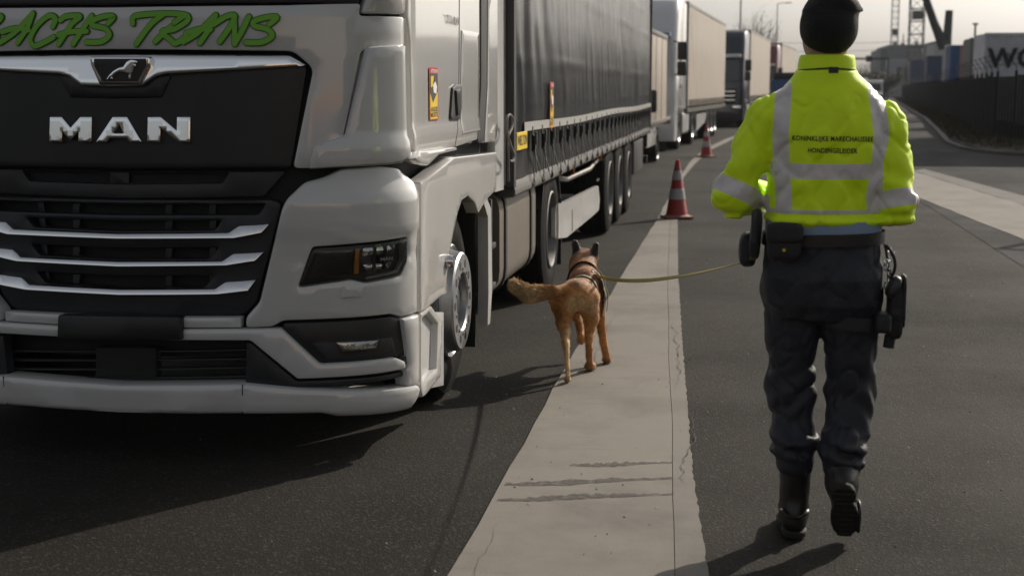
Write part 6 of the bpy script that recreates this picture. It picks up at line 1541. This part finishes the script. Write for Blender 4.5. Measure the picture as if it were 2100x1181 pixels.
# trees
M['bark'] = mat('bark', (0.06, 0.05, 0.042), 0.9, var=0.3); M['twig'] = mat('winter_twigs', (0.075, 0.062, 0.05), 0.9, var=0.3); M['leafdark'] = mat('dark_evergreen', (0.035, 0.045, 0.025), 0.8, var=0.5)
def tree(loc, h, w, label, seed, leafy=False):
    r = random.Random(seed); c = thing('tree', label, 'tree', loc, 0, 'far trees beyond the lane')
    MB().tube([(0, 0, 0), (0.05, 0, h*0.3), (0.0, 0.1, h*0.55)], [0.22, 0.17, 0.1], 8).build('trunk', M['bark'], c, smooth=60)
    v = []; f = []; lim = MB()
    for k in range(26):
        z0_ = h*r.uniform(0.25, 0.6); a = r.uniform(0, 6.28); e = (math.cos(a)*w*r.uniform(0.3, 0.95), math.sin(a)*w*r.uniform(0.3, 0.95), min(h, z0_+h*r.uniform(0.15, 0.42)))
        lim.tube([(0, 0, z0_), ((e[0])*0.5, e[1]*0.5, (z0_+e[2])/2+0.2), e], [0.07, 0.045, 0.02], 5)
        for _ in range(130 if leafy else 60):
            t = r.uniform(0.4, 1.05); p = Vector((e[0]*t, e[1]*t, z0_+(e[2]-z0_)*t))+Vector((r.gauss(0, w*0.16), r.gauss(0, w*0.16), r.gauss(0, h*0.06)))
            d = Vector((r.gauss(0, 1), r.gauss(0, 1), r.gauss(0.4, 1))).normalized(); L_ = (0.22 if leafy else 0.55)*r.uniform(0.6, 1.3); s = d.cross(Vector((0, 0, 1)))*(0.10 if leafy else 0.022)
            n = len(v); v += [p-s, p+s, p+d*L_]; f.append((n, n+1, n+2))
    lim.build('limbs', M['bark'], c, smooth=60); mk('crown', [tuple(q) for q in v], f, M['leafdark'] if leafy else M['twig'], c)
for k, (px, Y, h, w) in enumerate(((1536, 175, 11.6, 3.0), (1556, 180, 11.0, 2.6), (1572, 190, 10.5, 2.4))):
    p = atY(px, 182, Y); tree((p[0], Y, 0), h, w, ('bare tree top left of the three above the beige trailer', 'middle bare tree of the three above the beige trailer', 'right bare tree of the three, beside the lamp')[k], 20+k)
for k, (px, Y, h, w) in enumerate(((1796, 185, 4.0, 2.6), (1812, 170, 3.6, 2.4), (1770, 260, 6.0, 4.0))):
    p = atY(px, 182, Y); tree((p[0], Y, 0), h, w, ('dark bush at the end of the road left of the grey building', 'low dark bush at the far end of the fence', 'distant evergreen mass at the road end')[k], 30+k, True)
# beige trailer standing behind the photographer; the chrome of the near cab mirrors it
rt_ = thing('parked_trailer', 'beige trailer with orange band, seen only mirrored in the chrome of the near cab', 'trailer', (4.2, -13, 0))
lb('side_wall', M['beige'], rt_, -6.2, 6.2, -2.4, 0.0, 1.15, 3.9, b=0.03)
lb('orange_band', M['amber'], rt_, -6.2, 6.2, 0.0, 0.012, 1.30, 1.62); lb('red_band', M['red'], rt_, -6.2, 6.2, 0.0, 0.012, 1.16, 1.28)
lb('side_rail', M['rail'], rt_, -6.2, 6.2, -2.4, 0.02, 0.95, 1.14, b=0.02)
for x in (-4.5, -3.2, 2.6, 3.9, 5.2):
    t_ = MB().lathe([(-0.3, 0.28), (-0.3, 0.46), (-0.26, 0.5), (-0.04, 0.5), (0, 0.46), (0, 0.3), (-0.05, 0.28)], (x, -0.05, 0.5), 'y', 24).build('wheel', M['tyre'], rt_, smooth=40)
    MB().lathe([(-0.05, 0.28), (-0.12, 0.2), (-0.12, 0.0)], (x, -0.05, 0.5), 'y', 20).build('rim', M['rim'], t_, smooth=40)
# unseen building past the right edge, added to throw shade over the side road
wh = thing('shade_building', 'tall grey unseen building added beyond the right edge to shade the side road', 'building', (18, 46, 0))
lb('wall', M['bgrey'], wh, -5.0, 9.0, 0.0, 13.0, 0.0, 10.4, b=0.05)
lb('parapet', M['bpale'], wh, -5.1, 9.1, -0.1, 13.1, 10.4, 10.75, b=0.03)
for k in range(4): lb('loading_door', M['dgrey'], wh, -4.2+k*3.4, -1.8+k*3.4, -0.06, 0.0, 0.0, 3.4, b=0.01)
for k in range(4): lb('window', M['glass'], wh, -4.2+k*3.4, -1.8+k*3.4, -0.05, 0.0, 6.4, 7.6, b=0.01)
# ------------------------------------------------------------------ thin morning haze
hz = MB().box(-320, 320, -60, 620, -1.0, 60).build('haze', None)
hm = bpy.data.materials.new('haze'); hm.use_nodes = True; t = hm.node_tree
for n in list(t.nodes):
    if n.type != 'OUTPUT_MATERIAL': t.nodes.remove(n)
pv = t.nodes.new('ShaderNodeVolumePrincipled'); pv.inputs['Density'].default_value = 0.00026; pv.inputs['Color'].default_value = (0.9, 0.92, 0.95, 1); pv.inputs['Anisotropy'].default_value = 0.0
t.links.new(pv.outputs[0], t.nodes['Material Output'].inputs['Volume']); hz.data.materials.append(hm); hz['kind'] = 'stuff'
